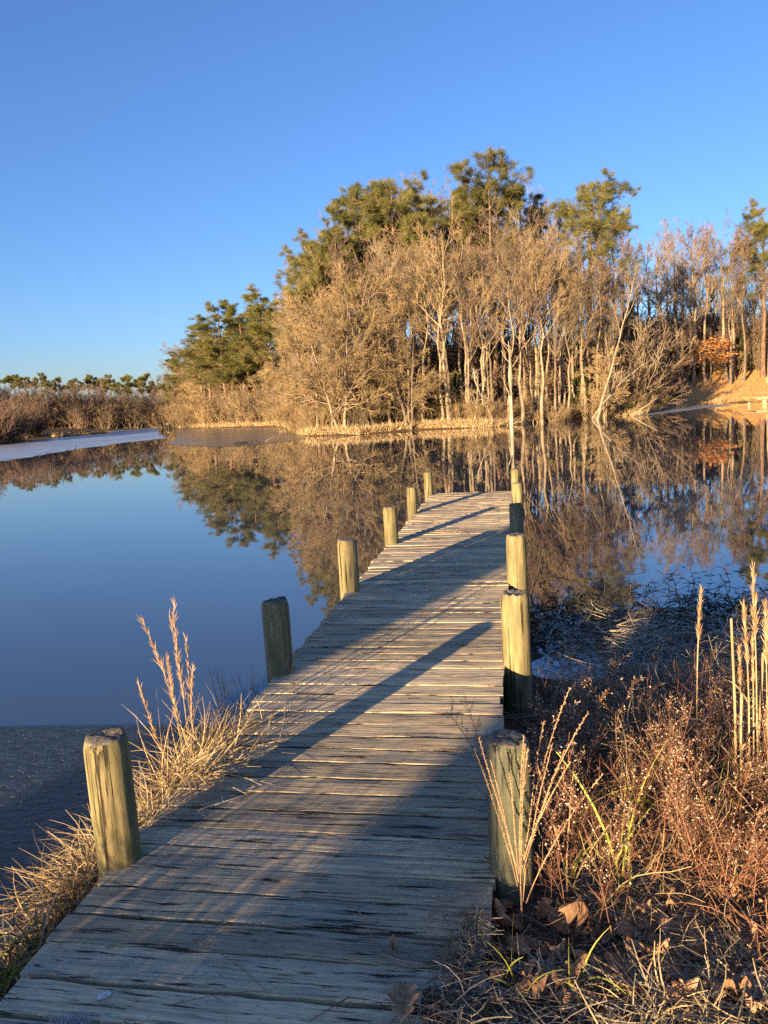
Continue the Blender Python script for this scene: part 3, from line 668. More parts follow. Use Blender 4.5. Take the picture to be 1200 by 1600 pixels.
# shore grass (uncountable)
def blade_field(name, pts, h, w, mt, n_seg=4, lean=.5, seed=1, fold=0, tl=(0, 1), bias=(0, 0), sag=1.0):
    r = np.random.default_rng(seed); N = len(pts); d = norm(np.stack([r.normal(bias[0], lean, N), r.normal(bias[1], lean, N), np.ones(N)], 1)); p = np.array(pts, float); out = [p]; ln = h * r.uniform(.5, 1.2, N)
    bend = np.stack([r.normal(0, .18, N), r.normal(0, .18, N), -np.abs(r.normal(0, .16 * sag, N))], 1)
    for _ in range(n_seg - 1): d = norm(d + bend); p = p + d * (ln / (n_seg - 1))[:, None]; out.append(p)
    P = np.stack(out, 1); sd = norm(np.cross(d, r.normal(0, 1, (N, 3))))
    W = w * np.linspace(1, .15, n_seg)[None] * r.uniform(.6, 1.2, (N, 1))
    mb = MB(); mb.ribbons(P, W, sd, 0, tl[0] + (tl[1] - tl[0]) * r.random(N), fold); return mb.mesh(name, mt, False)
pts = []
for q in range(16000):
    u = random.uniform(445, 1130); D = np.interp(u, [440, 480, 560, 650, 760, 900, 1000, 1060, 1130], [60, 51.5, 48.9, 51.3, 49.2, 53, 58, 71, 78]) + abs(random.gauss(0, .9))
    x, y, z = at(u, D); pts.append((x, y, 0))
for q in range(5000):
    u = random.uniform(78, 170); D = np.interp(u, [78, 165], [96, 101]) + random.uniform(-1.5, 3); x, y, z = at(u, D); pts.append((x, y, 0))
for q in range(4000):
    u = random.uniform(255, 450); D = np.interp(u, [250, 300, 440, 450], [115, 98, 79, 68]) + abs(random.gauss(0, .8)); x, y, z = at(u, D); pts.append((x, y, 0))
pts = np.array(pts); pts[:, 2] = ground_z(pts[:, 0], pts[:, 1]) - .02; pts = pts[pts[:, 2] > -.04]
tag(obj('shore_grass', blade_field('shore_grass', pts, .55, .022, M['straw'], 3, .5, 5)), kind='stuff', label='tan dead grass fringing the far shoreline')

pts = []
for q in range(16000):
    u = random.uniform(1010, 1290); x, y, z = at(u, random.uniform(66, 100)); pts.append((x, y, 0))
pts = np.array(pts); pts[:, 2] = ground_z(pts[:, 0], pts[:, 1]) - .01; pts = pts[pts[:, 2] > .05]
tag(obj('lawn_grass', blade_field('lawn_grass', pts, .16, .02, M['lawn_straw'], 3, .8, 15)), kind='stuff', label='short dead grass and leaves over the lawn slope')
# fallen branches at the water
def branch_thing(name, u, D, L, az, el, label, seed, mt='bark_white', r0=.06, kids=6):
    r = np.random.default_rng(seed); x, y, z = at(u, D); n = 9; d = np.array([math.cos(az) * math.cos(el), math.sin(az) * math.cos(el), math.sin(el)]); p = np.array([0., 0, .05]); out = [p]
    for _ in range(n - 1): d = norm(d + r.normal(0, .10, 3)); p = p + d * L / (n - 1); out.append(p)
    P = np.array(out)[None]; Rr = np.linspace(r0, r0 * .25, n)[None]; mb = MB(); mb.tubes(P, Rr, 6)
    if kids:
        P1, R1, L1 = spawn(r, P, Rr, np.array([L]), kids, .25, 1, 45, 15, .4, 6, .02, .18, .6, .012); mb.tubes(P1, R1, 4)
        P2, R2, L2 = spawn(r, P1, R1, L1, 3, .2, 1, 45, 15, .5, 4, 0, .2, .6, .010); mb.tubes(P2, R2, 3)
    return tag(obj(name, mb.mesh(name, M[mt]), None, (x, y, max(gz(x, y), 0))), label, 'branch')
branch_thing('fallen_branch', 560, 48.6, 3.4, 2.9, .03, 'grey-brown fallen branch lying along the waterline left of centre', 1, 'bark', r0=.04, kids=4)
branch_thing('dead_branch', 735, 50.2, 3.6, .5, 1.0, 'white crooked dead limb hanging over the shore left of the dead tree', 2, kids=9)
branch_thing('dead_branch', 770, 50.4, 4.2, 2.2, .8, 'white branching dead limb beside the dead tree', 3, kids=9)
branch_thing('dead_branch', 925, 54, 5, .4, .7, 'pale fan of dead branches leaning over the water below the lone pine', 4, kids=10)
branch_thing('stick', 988, 56.2, 2.4, .3, .5, 'short pale stick poking out of the shore by the grey ice', 5, kids=0, r0=.05)
branch_thing('stick', 410, 46.5, 1.1, .25, .68, 'thin pale stick poking out of the water left of the wood', 6, kids=0, r0=.022)
for (u, lab, L) in [(372, 'dark floating log left of its twin in the left water', .9), (390, 'dark floating log right of its twin in the left water', 1.0)]:
    x, y, z = at(u, 46.5); mb = MB(); P = np.array([[(-L / 2, 0, .02), (-L / 4, .05, .06), (L / 4, 0, .05), (L / 2, .04, .02)]]); mb.tubes(P, np.array([[.03, .09, .08, .03]]), 7)
    tag(obj('floating_log', mb.mesh('floating_log', M['dark_vine']), None, (x, y, 0), random.uniform(-.3, .3)), lab, 'log')

# small far timber structures
x, y, z = at(1186, 70); pier = thing('fishing_pier', 'pale wooden fishing pier at the right edge below the lawn', 'pier', (x, y, 0), R(8))
for k in range(5):
    mb = MB(); mb.box((-.8, -.9 + k * .36, .56), (5.5, -.9 + k * .36 + .33, .62)); obj('board', mb.mesh('board', M['lichen_wood'], False), pier)
mb = MB(); mb.box((-.8, -1.0, .40), (5.5, -.905, .64)); obj('edge_beam', mb.mesh('edge_beam', M['lichen_wood'], False), pier)
for lx in (-.05, 2.2, 4.5):
    mb = MB(); mb.box((lx - .13, -.89, -.6), (lx + .13, -.7, .555)); obj('leg', mb.mesh('leg', M['lichen_wood'], False), pier)
x, y, z = at(1171, 67); mb = MB(); mb.tubes(np.array([[(0, 0, -.5), (0, 0, .2), (0, 0, .3)]]), np.array([[.1, .1, .06]]), 8)
tag(obj('stake', mb.mesh('stake', M['lichen_wood']), None, (x, y, 0)), 'short pale stake in the shallows left of the fishing pier', 'stake')
x, y, z = at(267, 111); stand = thing('timber_stand', 'tiny pale timber stand on two legs at the tip of the left arm', 'stand', (x, y, 0))
mb = MB(); mb.box((-.75, -.3, .5), (.75, .3, .64)); obj('top', mb.mesh('top', M['lichen_wood'], False), stand)
for lx in (-.5, .5):
    mb = MB(); mb.box((lx - .09, -.1, -.5), (lx + .09, .1, .497)); obj('leg', mb.mesh('leg', M['lichen_wood'], False), stand)

# the two big oaks on the bank behind, whose trunks shade the dock
for (uc, dist, dia, lab) in [(-3.43, 15, 1.2, 'huge oak on the bank behind the dock, farther left'), (-1.34, 14, .8, 'big oak on the bank behind the dock, nearer the path')]:
    a = R(SUN_AZ); x = uc * math.cos(a) - dist * math.sin(a); y = -uc * math.sin(a) - dist * math.cos(a)
    pr = bare_tree(int(90 + dist), 15, dia / 2 / 1.0, 12, .5, 45, .3, k=(4, 3, 2), wv=.0)
    plant_tree('oak_tree', pr, x, y, 15, lab)

a = R(SUN_AZ); tshade = -1.25
for q in range(15):
    uc = -2.36 + q * .112; tt = tshade + random.uniform(-.12, .12); x = uc * math.cos(a) + tt * math.sin(a); y = -uc * math.sin(a) + tt * math.cos(a)
    BANK = (x, y) if q == 0 else BANK
    tuft_pts = np.stack([rng.normal(0, .08, 620), rng.normal(0, .08, 620), np.zeros(620)], 1)
    if q == 0: BANKS = []
    BANKS.append((x, y, tuft_pts))
# ------------------------------------------------------------------ near vegetation: left bank
def tuft(name, s, l, h, n, mt, w, lean, seed, label, spread=.12, plumes=0, lift=0.0, bias=(0, 0), spill=False):
    x, y = dk(s, l); r = np.random.default_rng(seed)
    pts = np.stack([r.normal(0, spread, n), r.normal(0, spread, n), np.zeros(n)], 1)
    g0 = max(gz(x, y), -.02); pts[:, 2] = np.maximum(ground_z(pts[:, 0] + x, pts[:, 1] + y), -.05) - g0 - .01
    t = thing(name, label, 'grass', (x, y, g0 + lift))
    me = blade_field('blades', pts, h, w, M[mt], 6, lean, seed, .35, (0, 1), bias if spill else (0, 0), 1.8 if spill else 1.0); o = obj('blades', me, t); o['kind'] = 'stuff'
    if plumes:
        mb = MB(); N = plumes; p = np.stack([r.normal(0, spread * .5, N), r.normal(0, spread * .5, N), np.zeros(N)], 1); d = norm(np.stack([r.normal(bias[0], .10, N), r.normal(bias[1], .10, N), np.ones(N)], 1)); out = [p]; ln = h * r.uniform(1.3, 2.1, N)
        for _ in range(8): d = norm(d + r.normal(0, .035, (N, 3))); p = p + d * (ln / 8)[:, None]; out.append(p)
        P = np.stack(out, 1); mb.tubes(P, np.linspace(.0024, .0010, 9)[None] * np.ones((N, 1)), 4, 0, r.random(N))
        B, _, _ = spawn(r, P, np.ones((N, 9)) * .002, ln, 70, .5, 1, 16, 8, .09, 3, .05, .08, 1, .0006); mb.tubes(B, np.ones((len(B), 3)) * np.array([.0012, .0016, .0004]), 3, 1, r.random(len(B)))
        o = obj('plume_stems', mb.mesh('plume_stems', [M['straw'], M['plume']]), t); o['kind'] = 'stuff'
    return t
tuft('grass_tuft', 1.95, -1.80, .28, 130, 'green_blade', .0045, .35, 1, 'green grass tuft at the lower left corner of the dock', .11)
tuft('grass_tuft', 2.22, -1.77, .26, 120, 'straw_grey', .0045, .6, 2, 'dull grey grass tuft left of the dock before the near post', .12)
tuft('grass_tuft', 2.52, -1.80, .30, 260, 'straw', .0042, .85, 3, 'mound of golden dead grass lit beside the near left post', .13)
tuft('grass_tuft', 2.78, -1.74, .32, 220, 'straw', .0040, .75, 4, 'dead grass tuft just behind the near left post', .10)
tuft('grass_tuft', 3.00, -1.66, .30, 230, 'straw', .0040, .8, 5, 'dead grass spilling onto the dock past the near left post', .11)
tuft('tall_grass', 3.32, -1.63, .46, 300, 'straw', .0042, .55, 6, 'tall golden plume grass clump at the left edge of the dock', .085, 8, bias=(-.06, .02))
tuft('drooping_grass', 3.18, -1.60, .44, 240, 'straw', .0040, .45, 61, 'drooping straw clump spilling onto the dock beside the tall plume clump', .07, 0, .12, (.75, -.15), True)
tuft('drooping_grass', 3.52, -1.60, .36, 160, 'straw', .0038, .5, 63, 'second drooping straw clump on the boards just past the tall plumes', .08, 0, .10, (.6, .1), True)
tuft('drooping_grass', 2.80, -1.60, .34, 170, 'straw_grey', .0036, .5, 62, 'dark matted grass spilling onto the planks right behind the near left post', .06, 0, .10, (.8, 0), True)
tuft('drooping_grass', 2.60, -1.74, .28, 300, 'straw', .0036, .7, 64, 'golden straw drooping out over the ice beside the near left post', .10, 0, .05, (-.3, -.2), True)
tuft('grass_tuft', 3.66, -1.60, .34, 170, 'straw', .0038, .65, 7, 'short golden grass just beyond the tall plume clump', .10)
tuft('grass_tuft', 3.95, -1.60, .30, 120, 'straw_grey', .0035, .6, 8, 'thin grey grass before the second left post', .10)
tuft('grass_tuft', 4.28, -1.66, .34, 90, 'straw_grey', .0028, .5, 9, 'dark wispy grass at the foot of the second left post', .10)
def twiggy(name, x, y, h, n, seed, label, mt='weed_stem', seeds=0, spread=.05, lean=.18, k=(14, 4), cat='weed', sr=.0042, group=None, build=None, bias=(0, 0)):
    r = np.random.default_rng(seed)
    p = np.stack([r.normal(0, spread, n), r.normal(0, spread, n), np.full(n, -.02)], 1); d = norm(np.stack([r.normal(bias[0], lean, n), r.normal(bias[1], lean, n), np.ones(n)], 1)); out = [p]; ln = h * r.uniform(.65, 1.1, n)
    for _ in range(9): d = norm(d + r.normal(0, .05, (n, 3))); p = p + d * (ln / 9)[:, None]; out.append(p)
    P = np.stack(out, 1); Rr = np.linspace(.0030, .0011, 10)[None] * np.ones((n, 1)); mb = MB(); mb.tubes(P, Rr, 4, 0, r.random(n))
    P1, R1, L1 = spawn(r, P, Rr, ln, k[0], .25, .98, 42, 12, .22, 5, .06, .09, .6, .0009); mb.tubes(P1, R1, 3, 0, r.random(len(P1)))
    P2, R2, L2 = spawn(r, P1, R1, L1, k[1], .2, 1, 45, 15, .38, 3, .05, .1, .7, .0007); mb.tubes(P2, R2, 3, 0, r.random(len(P2)))
    sm = None
    if seeds:
        C = np.concatenate([P2[:, -1], P1[:, -1], P2[:, 1]]); C = C[r.random(len(C)) < seeds]; C = C[C[:, 2] > h * .38]
        sb = MB(); sb.octas(C, sr * r.uniform(.5, 1.25, len(C)), 0, r.random(len(C))); sm = sb.mesh('seed_heads', M['seed'], False)
    return mb.mesh('stems', M[mt]), sm
def place_weed(name, pr, x, y, rz, sc_, label, cat='weed', group=None):
    t = thing(name, label, cat, (x, y, max(gz(x, y), 0)), rz, sc_, group); o = obj('stems', pr[0], t); o['kind'] = 'stuff'
    if pr[1]: o = obj('seed_heads', pr[1], t); o['kind'] = 'stuff'
    return t
for q, (x, y, tp) in enumerate(BANKS):
    g0 = gz(x, y); top = .40 + (2.30 - tshade) * math.tan(R(SUN_EL)) + random.uniform(-.03, .03)
    t = thing('bank_grass', 'dense dead grass tuft on the bank beside the start of the dock', 'grass', (x, y, g0), random.uniform(0, 6), 1, 'grass tufts on the bank at the start of the dock')
    if q == 0: bank_me = blade_field('blades', tp, .62, .0065, M['straw'], 5, .16, 77)
    o = obj('blades', bank_me, t); o['kind'] = 'stuff'; t.scale = (1, 1, (top - g0) / .60)
dkw = twiggy('w', 0, 0, .5, 6, 70, '', 'straw_grey', 0, .06, .22, (9, 2))
for (s, l, sc_, lab) in [(4.15, -1.72, .95, 'dark leafless weed leaning over the water before the second left post'), (4.32, -1.68, .8, 'smaller dark weed against the second left post')]:
    place_weed('dry_weed', dkw, *dk(s, l), random.uniform(0, 6), sc_, lab)

# ------------------------------------------------------------------ near vegetation: right bank
WEED = [twiggy('w', 0, 0, .72, 3, 200 + q, '', 'weed_stem', .27, .05, .13, (22, 6), sr=.0036) for q in range(5)]
spots = []
def free(x, y):
    l = x * math.cos(AX) - y * math.sin(AX); return l > .08
spots += [(.47, 2.62), (.56, 2.40), (.50, 2.86), (.66, 2.22), (.60, 2.72), (.46, 3.15)]
tries = 0
while len(spots) < 42 and tries < 6000:
    tries += 1; x, y = random.uniform(.45, 2.4), random.uniform(2.45, 3.75)
    if free(x, y) and all(math.hypot(x - a, y - b) > .17 for a, b in spots): spots.append((x, y))
for q, (x, y) in enumerate(spots):
    place_weed('seed_weed', WEED[q % 5], x, y, random.uniform(0, 6), random.uniform(.55, .95), 'reddish brown dry weed with tiny cream seed heads in the thicket right of the dock', 'weed', 'seed head weeds right of the dock')
for (u, v, sc_, lab) in [(812, 1330, .78, 'seed head weed growing against the near right post'), (1165, 1400, .75, 'cream flecked weed bush at the right edge of the view'), (1130, 1420, .65, 'low cream flecked weed in front of the right edge bush')]:
    d = ray(u, v); k = -(CAMZ - .33) / d.z; place_weed('seed_weed', WEED[int(u) % 5], d.x * k, d.y * k, 1.0, sc_, lab)
sap = twiggy('w', 0, 0, .8, 1, 230, '', 'weed_stem', .3, .0, .05, (16, 3), bias=(-.55, .1))
place_weed('seed_weed', sap, .52, 2.95, 0, 1.0, 'thin dark weed leaning left across the dock by the right posts')
# tan seed stalks in front of the near right post
def spike_plant(seed, n, h):
    r = np.random.default_rng(seed); a = np.linspace(-.34, .50, n) + r.normal(0, .06, n)
    p = np.zeros((n, 3)); p[:, 2] = r.uniform(.0, .16, n); p[:, 0] = a * .03; d = norm(np.stack([a * .55, r.normal(0, .12, n), np.ones(n)], 1)); ln = h * r.uniform(.65, 1.1, n); out = [p]; N = 14
    for _ in range(N - 1): d = norm(d + np.stack([a * .03 + .006, r.normal(0, .02, n), np.full(n, -.012)], 1) + r.normal(0, .018, (n, 3))); p = p + d * (ln / (N - 1))[:, None]; out.append(p)
    P = np.stack(out, 1); Rr = np.linspace(.0020, .0011, N)[None] * np.ones((n, 1)); st = MB(); st.tubes(P, Rr, 5, 0, r.random(n)); st.tubes(np.array([[(0, 0, -.12), (0, 0, .05), (.002, 0, .17)]]), np.array([[.0042, .0036, .003]]), 5)
    B, _, _ = spawn(r, P, Rr, ln, 110, .22, 1, 38, 12, .018, 3, .02, .1, 1, .0008, taper=.2); sb = MB(); sb.tubes(B, np.ones((len(B), 3)) * np.array([.0012, .0017, .0005]), 3, 0, r.random(len(B)))
    return st.mesh('stalks', M['plume']), sb.mesh('seed_spikes', M['plume'])
x, y = .375, 2.30; t = thing('seed_stalk_plant', 'fan of tan spiky seed stalks in front of the near right post', 'plant', (x, y, gz(x, y) + .08))
a, b = spike_plant(5, 15, .56); obj('stalks', a, t)['kind'] = 'stuff'; obj('seed_spikes', b, t)['kind'] = 'stuff'
a, b = spike_plant(6, 4, .40); t = thing('seed_stalk_plant', 'short tan seed stalk right of the big fan of stalks', 'plant', (.56, 2.45, gz(.56, 2.45))); obj('stalks', a, t)['kind'] = 'stuff'; obj('seed_spikes', b, t)['kind'] = 'stuff'
# yellow-green blades
def iris(x, y, h, n, seed, label, w=.009, lean=.08):
    r = np.random.default_rng(seed); pts = np.stack([r.normal(0, .025, n), r.normal(0, .025, n), np.zeros(n)], 1)
    t = thing('blade_plant', label, 'plant', (x, y, max(gz(x, y), 0) - .01))
    for q in range(n):
        obj('blade', blade_field('blade', pts[q:q + 1], h, w, M['green_blade'], 7, lean, seed * 20 + q, .4, (.45, 1)), t)
for (u, v, h, n, lab) in [(1010, 1290, .46, 5, 'tall yellow-green blades deep in the thicket left of the reeds'), (925, 1260, .44, 4, 'yellow-green blades rising behind the seed stalks'), (962, 1400, .52, 6, 'upright yellow-green blades in the middle of the weeds'), (893, 1330, .48, 5, 'yellow-green blades right of the seed stalks'), (880, 1380, .28, 4, 'short green blades low beside the seed stalks'), (1085, 1300, .46, 6, 'yellow-green blades left of the tall reeds'), (1120, 1310, .40, 5, 'bent green blades at the foot of the tall reeds'), (905, 1560, .20, 6, 'pale green grass blades at the bottom right of the soil'), (800, 1545, .20, 6, 'green grass blades beside the soil at the lower dock edge')]:
    d = ray(u, v); k = -(CAMZ - (.36 if v > 1450 else .30 if v > 1340 else .22)) / d.z; iris(d.x * k, d.y * k, h, n, int(u), lab, .0050 if h < .3 else .0072)
# tall reeds
def reed(x, y, h, seed, label, plume=True, leaf=True, lean=.03, r0=.0065, group=None):
    r = np.random.default_rng(seed); n = 10; d = norm(np.array([r.normal(0, lean), r.normal(0, lean), 1])); p = np.array([0., 0, -.03]); out = [p]
    for _ in range(n - 1): d = norm(d + r.normal(0, .012, 3)); p = p + d * h / (n - 1); out.append(p)
    P = np.array(out)[None]; Rr = np.linspace(r0, r0 * (.45 if plume else .9), n)[None]; mb = MB(); mb.tubes(P, Rr, 6)
    t = thing('reed_stalk', label, 'reed', (x, y, max(gz(x, y), 0)), 0, 1, group); obj('cane', mb.mesh('cane', M['straw']), t)
    if plume:
        B, _, _ = spawn(r, P, Rr, np.array([h]), 150, .72, 1, 14, 7, .075, 3, .05, .06, 1, .0006); mb = MB(); mb.tubes(B, np.ones((len(B), 3)) * np.array([.0014, .0018, .0004]), 3, 0, r.random(len(B))); obj('plume', mb.mesh('plume', M['plume']), t)
    if leaf:
        for q in range(2):
            mb = MB(); z0 = r.uniform(.2, .6) * h; az = r.uniform(0, 6.28); k = np.linspace(0, 1, 6); L = r.uniform(.18, .32)
            pp = P[0, int(z0 / h * 9)] + np.stack([np.cos(az) * k * L * .6, np.sin(az) * k * L * .6, k * L * .8 - .5 * L * k ** 2.2], 1)
            mb.ribbons(pp[None], (.006 * np.sin(np.pi * (k * .85 + .15)))[None], np.array([[-math.sin(az), math.cos(az), 0]]), 0, .5, .3); obj('leaf', mb.mesh('leaf', M['straw'], False), t)
REEDS = [(1088, 1190, 910, True, 'lone plumed reed standing left of the reed clump'), (1150, 1290, 955, False, 'bare cut reed cane left most in the tall clump'), (1158, 1300, 1070, False, 'short broken cane beside the left most cane'), (1168, 1280, 940, True, 'plumed reed second in the tall clump'), (1176, 1265, 985, True, 'shorter plumed reed in the tall clump'), (1186, 1280, 885, True, 'tallest plumed reed near the right edge'), (1194, 1270, 960, True, 'plumed reed at the very right edge'), (1182, 1250, 1010, False, 'slim reed behind the tall clump'), (1202, 1290, 930, True, 'reed half cut by the right edge'), (1160, 1240, 1000, True, 'thin reed behind the cut canes')]
for q, (u, vb, vt, pl_, lab) in enumerate(REEDS):
    d = ray(u, vb); k = -(CAMZ - .16) / d.z; x, y = d.x * k, d.y * k; D = math.hypot(x, y); zt = at(u, D, vt)[2]; reed(x, y, zt - max(gz(x, y), 0), 400 + q, lab, pl_, q % 2 == 0, .022, .0060 if not pl_ else .0046)

# uncountable ground cover, right bank
def lying(N, xr, yr, ln, w, mt, seed, name, label, zlift=.012, tilt=.3, ok=None, curve=.25, seg=4):
    r = np.random.default_rng(seed); x = r.uniform(*xr, N); y = r.uniform(*yr, N)
    if ok is not None: kk = ok(x, y, r); x, y = x[kk], y[kk]
    N = len(x); z = np.maximum(ground_z(x, y), 0) + zlift * r.random(N) * 2; az = r.uniform(0, 6.28, N); d = norm(np.stack([np.cos(az), np.sin(az), r.normal(0, tilt, N)], 1)); L = ln * r.uniform(.3, 1.3, N); p = np.stack([x, y, z], 1); out = [p]; cv = r.normal(0, curve, N)
    for _ in range(seg - 1):
        az = az + cv; d[:, 0] = np.cos(az); d[:, 1] = np.sin(az); d = norm(d); p = p + d * (L / (seg - 1))[:, None]
        g = np.maximum(ground_z(p[:, 0], p[:, 1]), 0); p[:, 2] = np.maximum(p[:, 2], g + .003); out.append(p)
    P = np.stack(out, 1); sd = norm(np.cross(d, np.array([0, 0, 1.]) + r.normal(0, .5, (N, 3)))); W = w * r.uniform(.5, 1.3, (N, 1)) * np.linspace(1, .4, seg)[None]
    mb = MB(); mb.ribbons(P, W, sd, 0, r.random(N), .3); return tag(obj(name, mb.mesh(name, M[mt], False)), label, None, None, 'stuff')
def lat(x, y): return x * math.cos(AX) - y * math.sin(AX)
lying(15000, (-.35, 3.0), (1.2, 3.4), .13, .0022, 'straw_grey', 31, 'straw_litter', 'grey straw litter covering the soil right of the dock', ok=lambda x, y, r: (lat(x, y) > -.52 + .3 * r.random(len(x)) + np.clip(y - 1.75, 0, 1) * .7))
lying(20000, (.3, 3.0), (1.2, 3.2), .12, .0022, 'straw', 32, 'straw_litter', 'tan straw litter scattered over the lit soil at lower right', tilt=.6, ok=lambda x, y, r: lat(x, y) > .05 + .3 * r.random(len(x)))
lying(6500, (.9, 4.4), (3.7, 6.6), .42, .0036, 'mat_reed', 33, 'matted_reeds', 'matted grey dead reeds flattened along the right shore', .06, .2, lambda x, y, r: (lat(x, y) > .15) & (((x - 1.28) / .34) ** 2 + ((y - 5.45) / .30) ** 2 > 1) & (y < 6.0 + .5 * r.random(len(x)) + .35 * np.exp(-((x - 2.1) / .5) ** 2)), .35, 7)
def thicket(N, xr, yr, h, mt, seed, name, label, ok):
    r = np.random.default_rng(seed); x = r.uniform(*xr, N); y = r.uniform(*yr, N); kk = ok(x, y, r); x, y = x[kk], y[kk]; N = len(x)
    p = np.stack([x, y, np.maximum(ground_z(x, y), 0) - .01], 1); d = norm(np.stack([r.normal(0, .45, N), r.normal(0, .45, N), np.ones(N)], 1)); ln = h * r.uniform(.35, 1.15, N); out = [p]
    for _ in range(6): d = norm(d + r.normal(0, .16, (N, 3)) + np.array([0, 0, -.05])); p = p + d * (ln / 6)[:, None]; out.append(p)
    P = np.stack(out, 1); Rr = np.linspace(.0022, .0010, 7)[None] * np.ones((N, 1)); mb = MB(); mb.tubes(P, Rr, 3, 0, r.random(N))
    P1, R1, L1 = spawn(r, P, Rr, ln, 6, .2, 1, 48, 18, .36, 4, .02, .18, .6, .0008); mb.tubes(P1, R1, 3, 0, r.random(len(P1)))
    return tag(obj(name, mb.mesh(name, M[mt])), label, None, None, 'stuff')
thicket(1500, (.4, 3.0), (2.35, 4.7), .42, 'weed_stem', 41, 'dry_thicket', 'tangled red-brown dead weed stems right of the dock', lambda x, y, r: lat(x, y) > .06)
thicket(700, (.9, 2.2), (1.9, 2.75), .26, 'weed_stem', 42, 'rusty_weeds', 'low rusty tangle of weeds at the lower right edge', lambda x, y, r: x > .95 + .2 * r.random(len(x)))
thicket(560, (.4, 3.0), (2.3, 4.4), .45, 'straw', 43, 'dry_grass', 'bent dead grass blades among the weeds right of the dock', lambda x, y, r: lat(x, y) > .08)
# dark water weed
r = np.random.default_rng(55); N = 950; x = r.uniform(.95, 4.6, N); y = 5.95 + np.abs(r.normal(0, .65, N)); p = np.stack([x, y, np.full(N, -.02)], 1); az = r.uniform(0, 6.28, N); d = norm(np.stack([np.cos(az) * .9, np.sin(az) * .9, r.uniform(.1, 1, N)], 1)); ln = r.uniform(.12, .55, N); out = [p]
for _ in range(8): d = norm(d + r.normal(0, .18, (N, 3)) + np.array([0, 0, -.11])); p = p + d * (ln / 8)[:, None]; out.append(p)
P = np.stack(out, 1); Rr = np.full((N, 9), .0035); mb = MB(); mb.tubes(P, Rr, 3, 0, r.random(N))
P1, R1, L1 = spawn(r, P, Rr, ln, 4, .2, 1, 55, 20, .35, 4, -.03, .25, .7, .002); mb.tubes(P1, R1, 3, 0, r.random(len(P1)))
n = 1700; c = P[r.integers(0, N, n), r.integers(1, 9, n)]; c = c[(c[:, 2] > 0)]; n = len(c); a = norm(r.normal(0, 1, (n, 3))); b = norm(np.cross(a, r.normal(0, 1, (n, 3)))); lw = r.uniform(.012, .04, n)[:, None]
mb.add(np.stack([c, c + a * lw * .5 + b * lw * .4, c + a * lw, c + a * lw * .5 - b * lw * .4], 1), np.arange(4 * n).reshape(n, 4), 0, np.repeat(r.random(n), 4))
tag(obj('water_weed', mb.mesh('water_weed', M['dark_vine'], False)), 'black tangled water weed rising from the shallows by the right shore', None, None, 'stuff')
n = 420; c = np.stack([r.uniform(1.4, 5.4, n), 6.3 + np.abs(r.normal(0, 1.2, n)), np.full(n, .004)], 1); az = r.normal(0, .5, n); lw = r.uniform(.01, .07, n)
a = np.stack([np.cos(az) * lw, np.sin(az) * lw, 0 * az], 1); b = np.stack([-np.sin(az) * lw * .25, np.cos(az) * lw * .25, 0 * az + .004], 1)
mb = MB(); mb.add(np.stack([c - a, c + b, c + a, c - b * .6], 1), np.arange(4 * n).reshape(n, 4), 0, .5)
tag(obj('floating_debris', mb.mesh('floating_debris', M['dark_vine'], False)), 'dark flecks of debris floating off the right shore', None, None, 'stuff')
mb = MB(); mb.tubes(np.array([[(-.38, .03, .02), (-.1, .02, .035), (.15, -.01, .03), (.38, -.06, .05)]]), np.array([[.012, .022, .028, .018]]), 7)
tag(obj('floating_log', mb.mesh('floating_log', M['beam']), None, (2.42, 6.72, 0)), 'dark stick log lying in the black water weed', 'log')

# ------------------------------------------------------------------ fallen leaves
def oak_leaf(seed, L=.11, lobes=4, curl=.5, mt='leaf', wide=.5):
    r = np.random.default_rng(seed); n = 33; t = np.linspace(0, 1, n)
    env = np.sin(np.pi * np.clip(t * .92 + .05, 0, 1)) ** .7
    w = wide * .5 * env * (1 if lobes == 0 else (.52 + .48 * np.abs(np.sin(np.pi * lobes * t + .3)) ** 1.3)) * L
    cx = r.normal(0, curl); cy = r.normal(0, curl)
    rows = []
    for sgn in (-1, -.5, 0, .5, 1):
        yy = sgn * w * r.uniform(.9, 1.1); xx = t * L - (np.abs(sgn) * .10 * L * (0 if lobes == 0 else 1)) * -1
        zz = cx * (t - .5) ** 2 * L + cy * (yy / L) ** 2 * L * 3 + r.normal(0, .0012, n) + .05 * L * np.abs(sgn)
        rows.append(np.stack([xx, yy, zz], 1))
    V = np.stack(rows, 1); V[:, :, 0] -= L / 2; V[..., 2] -= V[..., 2].min()
    i, j = np.meshgrid(np.arange(n - 1), np.arange(4), indexing='ij'); b = lambda a, c: (a * 5 + c).ravel()
    mb = MB(); mb.add(V, np.stack([b(i, j), b(i + 1, j), b(i + 1, j + 1), b(i, j + 1)], 1), 0, np.repeat(r.random(n), 5))
    mb.tubes(np.array([[(-L * .5 - .02, 0, .002), (-L * .5, 0, .004), (L * .3, 0, V[16, 2, 2] + .001)]]), np.array([[.0011, .0011, .0005]]), 4)
    return mb.mesh('leaf', M[mt], False)
OAK = [oak_leaf(1, .11, 4, .35, wide=.65), oak_leaf(2, .12, 3, .5, wide=.7), oak_leaf(3, .09, 3, .6, wide=.7), oak_leaf(4, .08, 0, .6, wide=.55), oak_leaf(5, .07, 0, .8, wide=.6)]
def put(u, v, zpl):
    d = ray(u, v); k = -(CAMZ - zpl) / d.z; return d.x * k, d.y * k
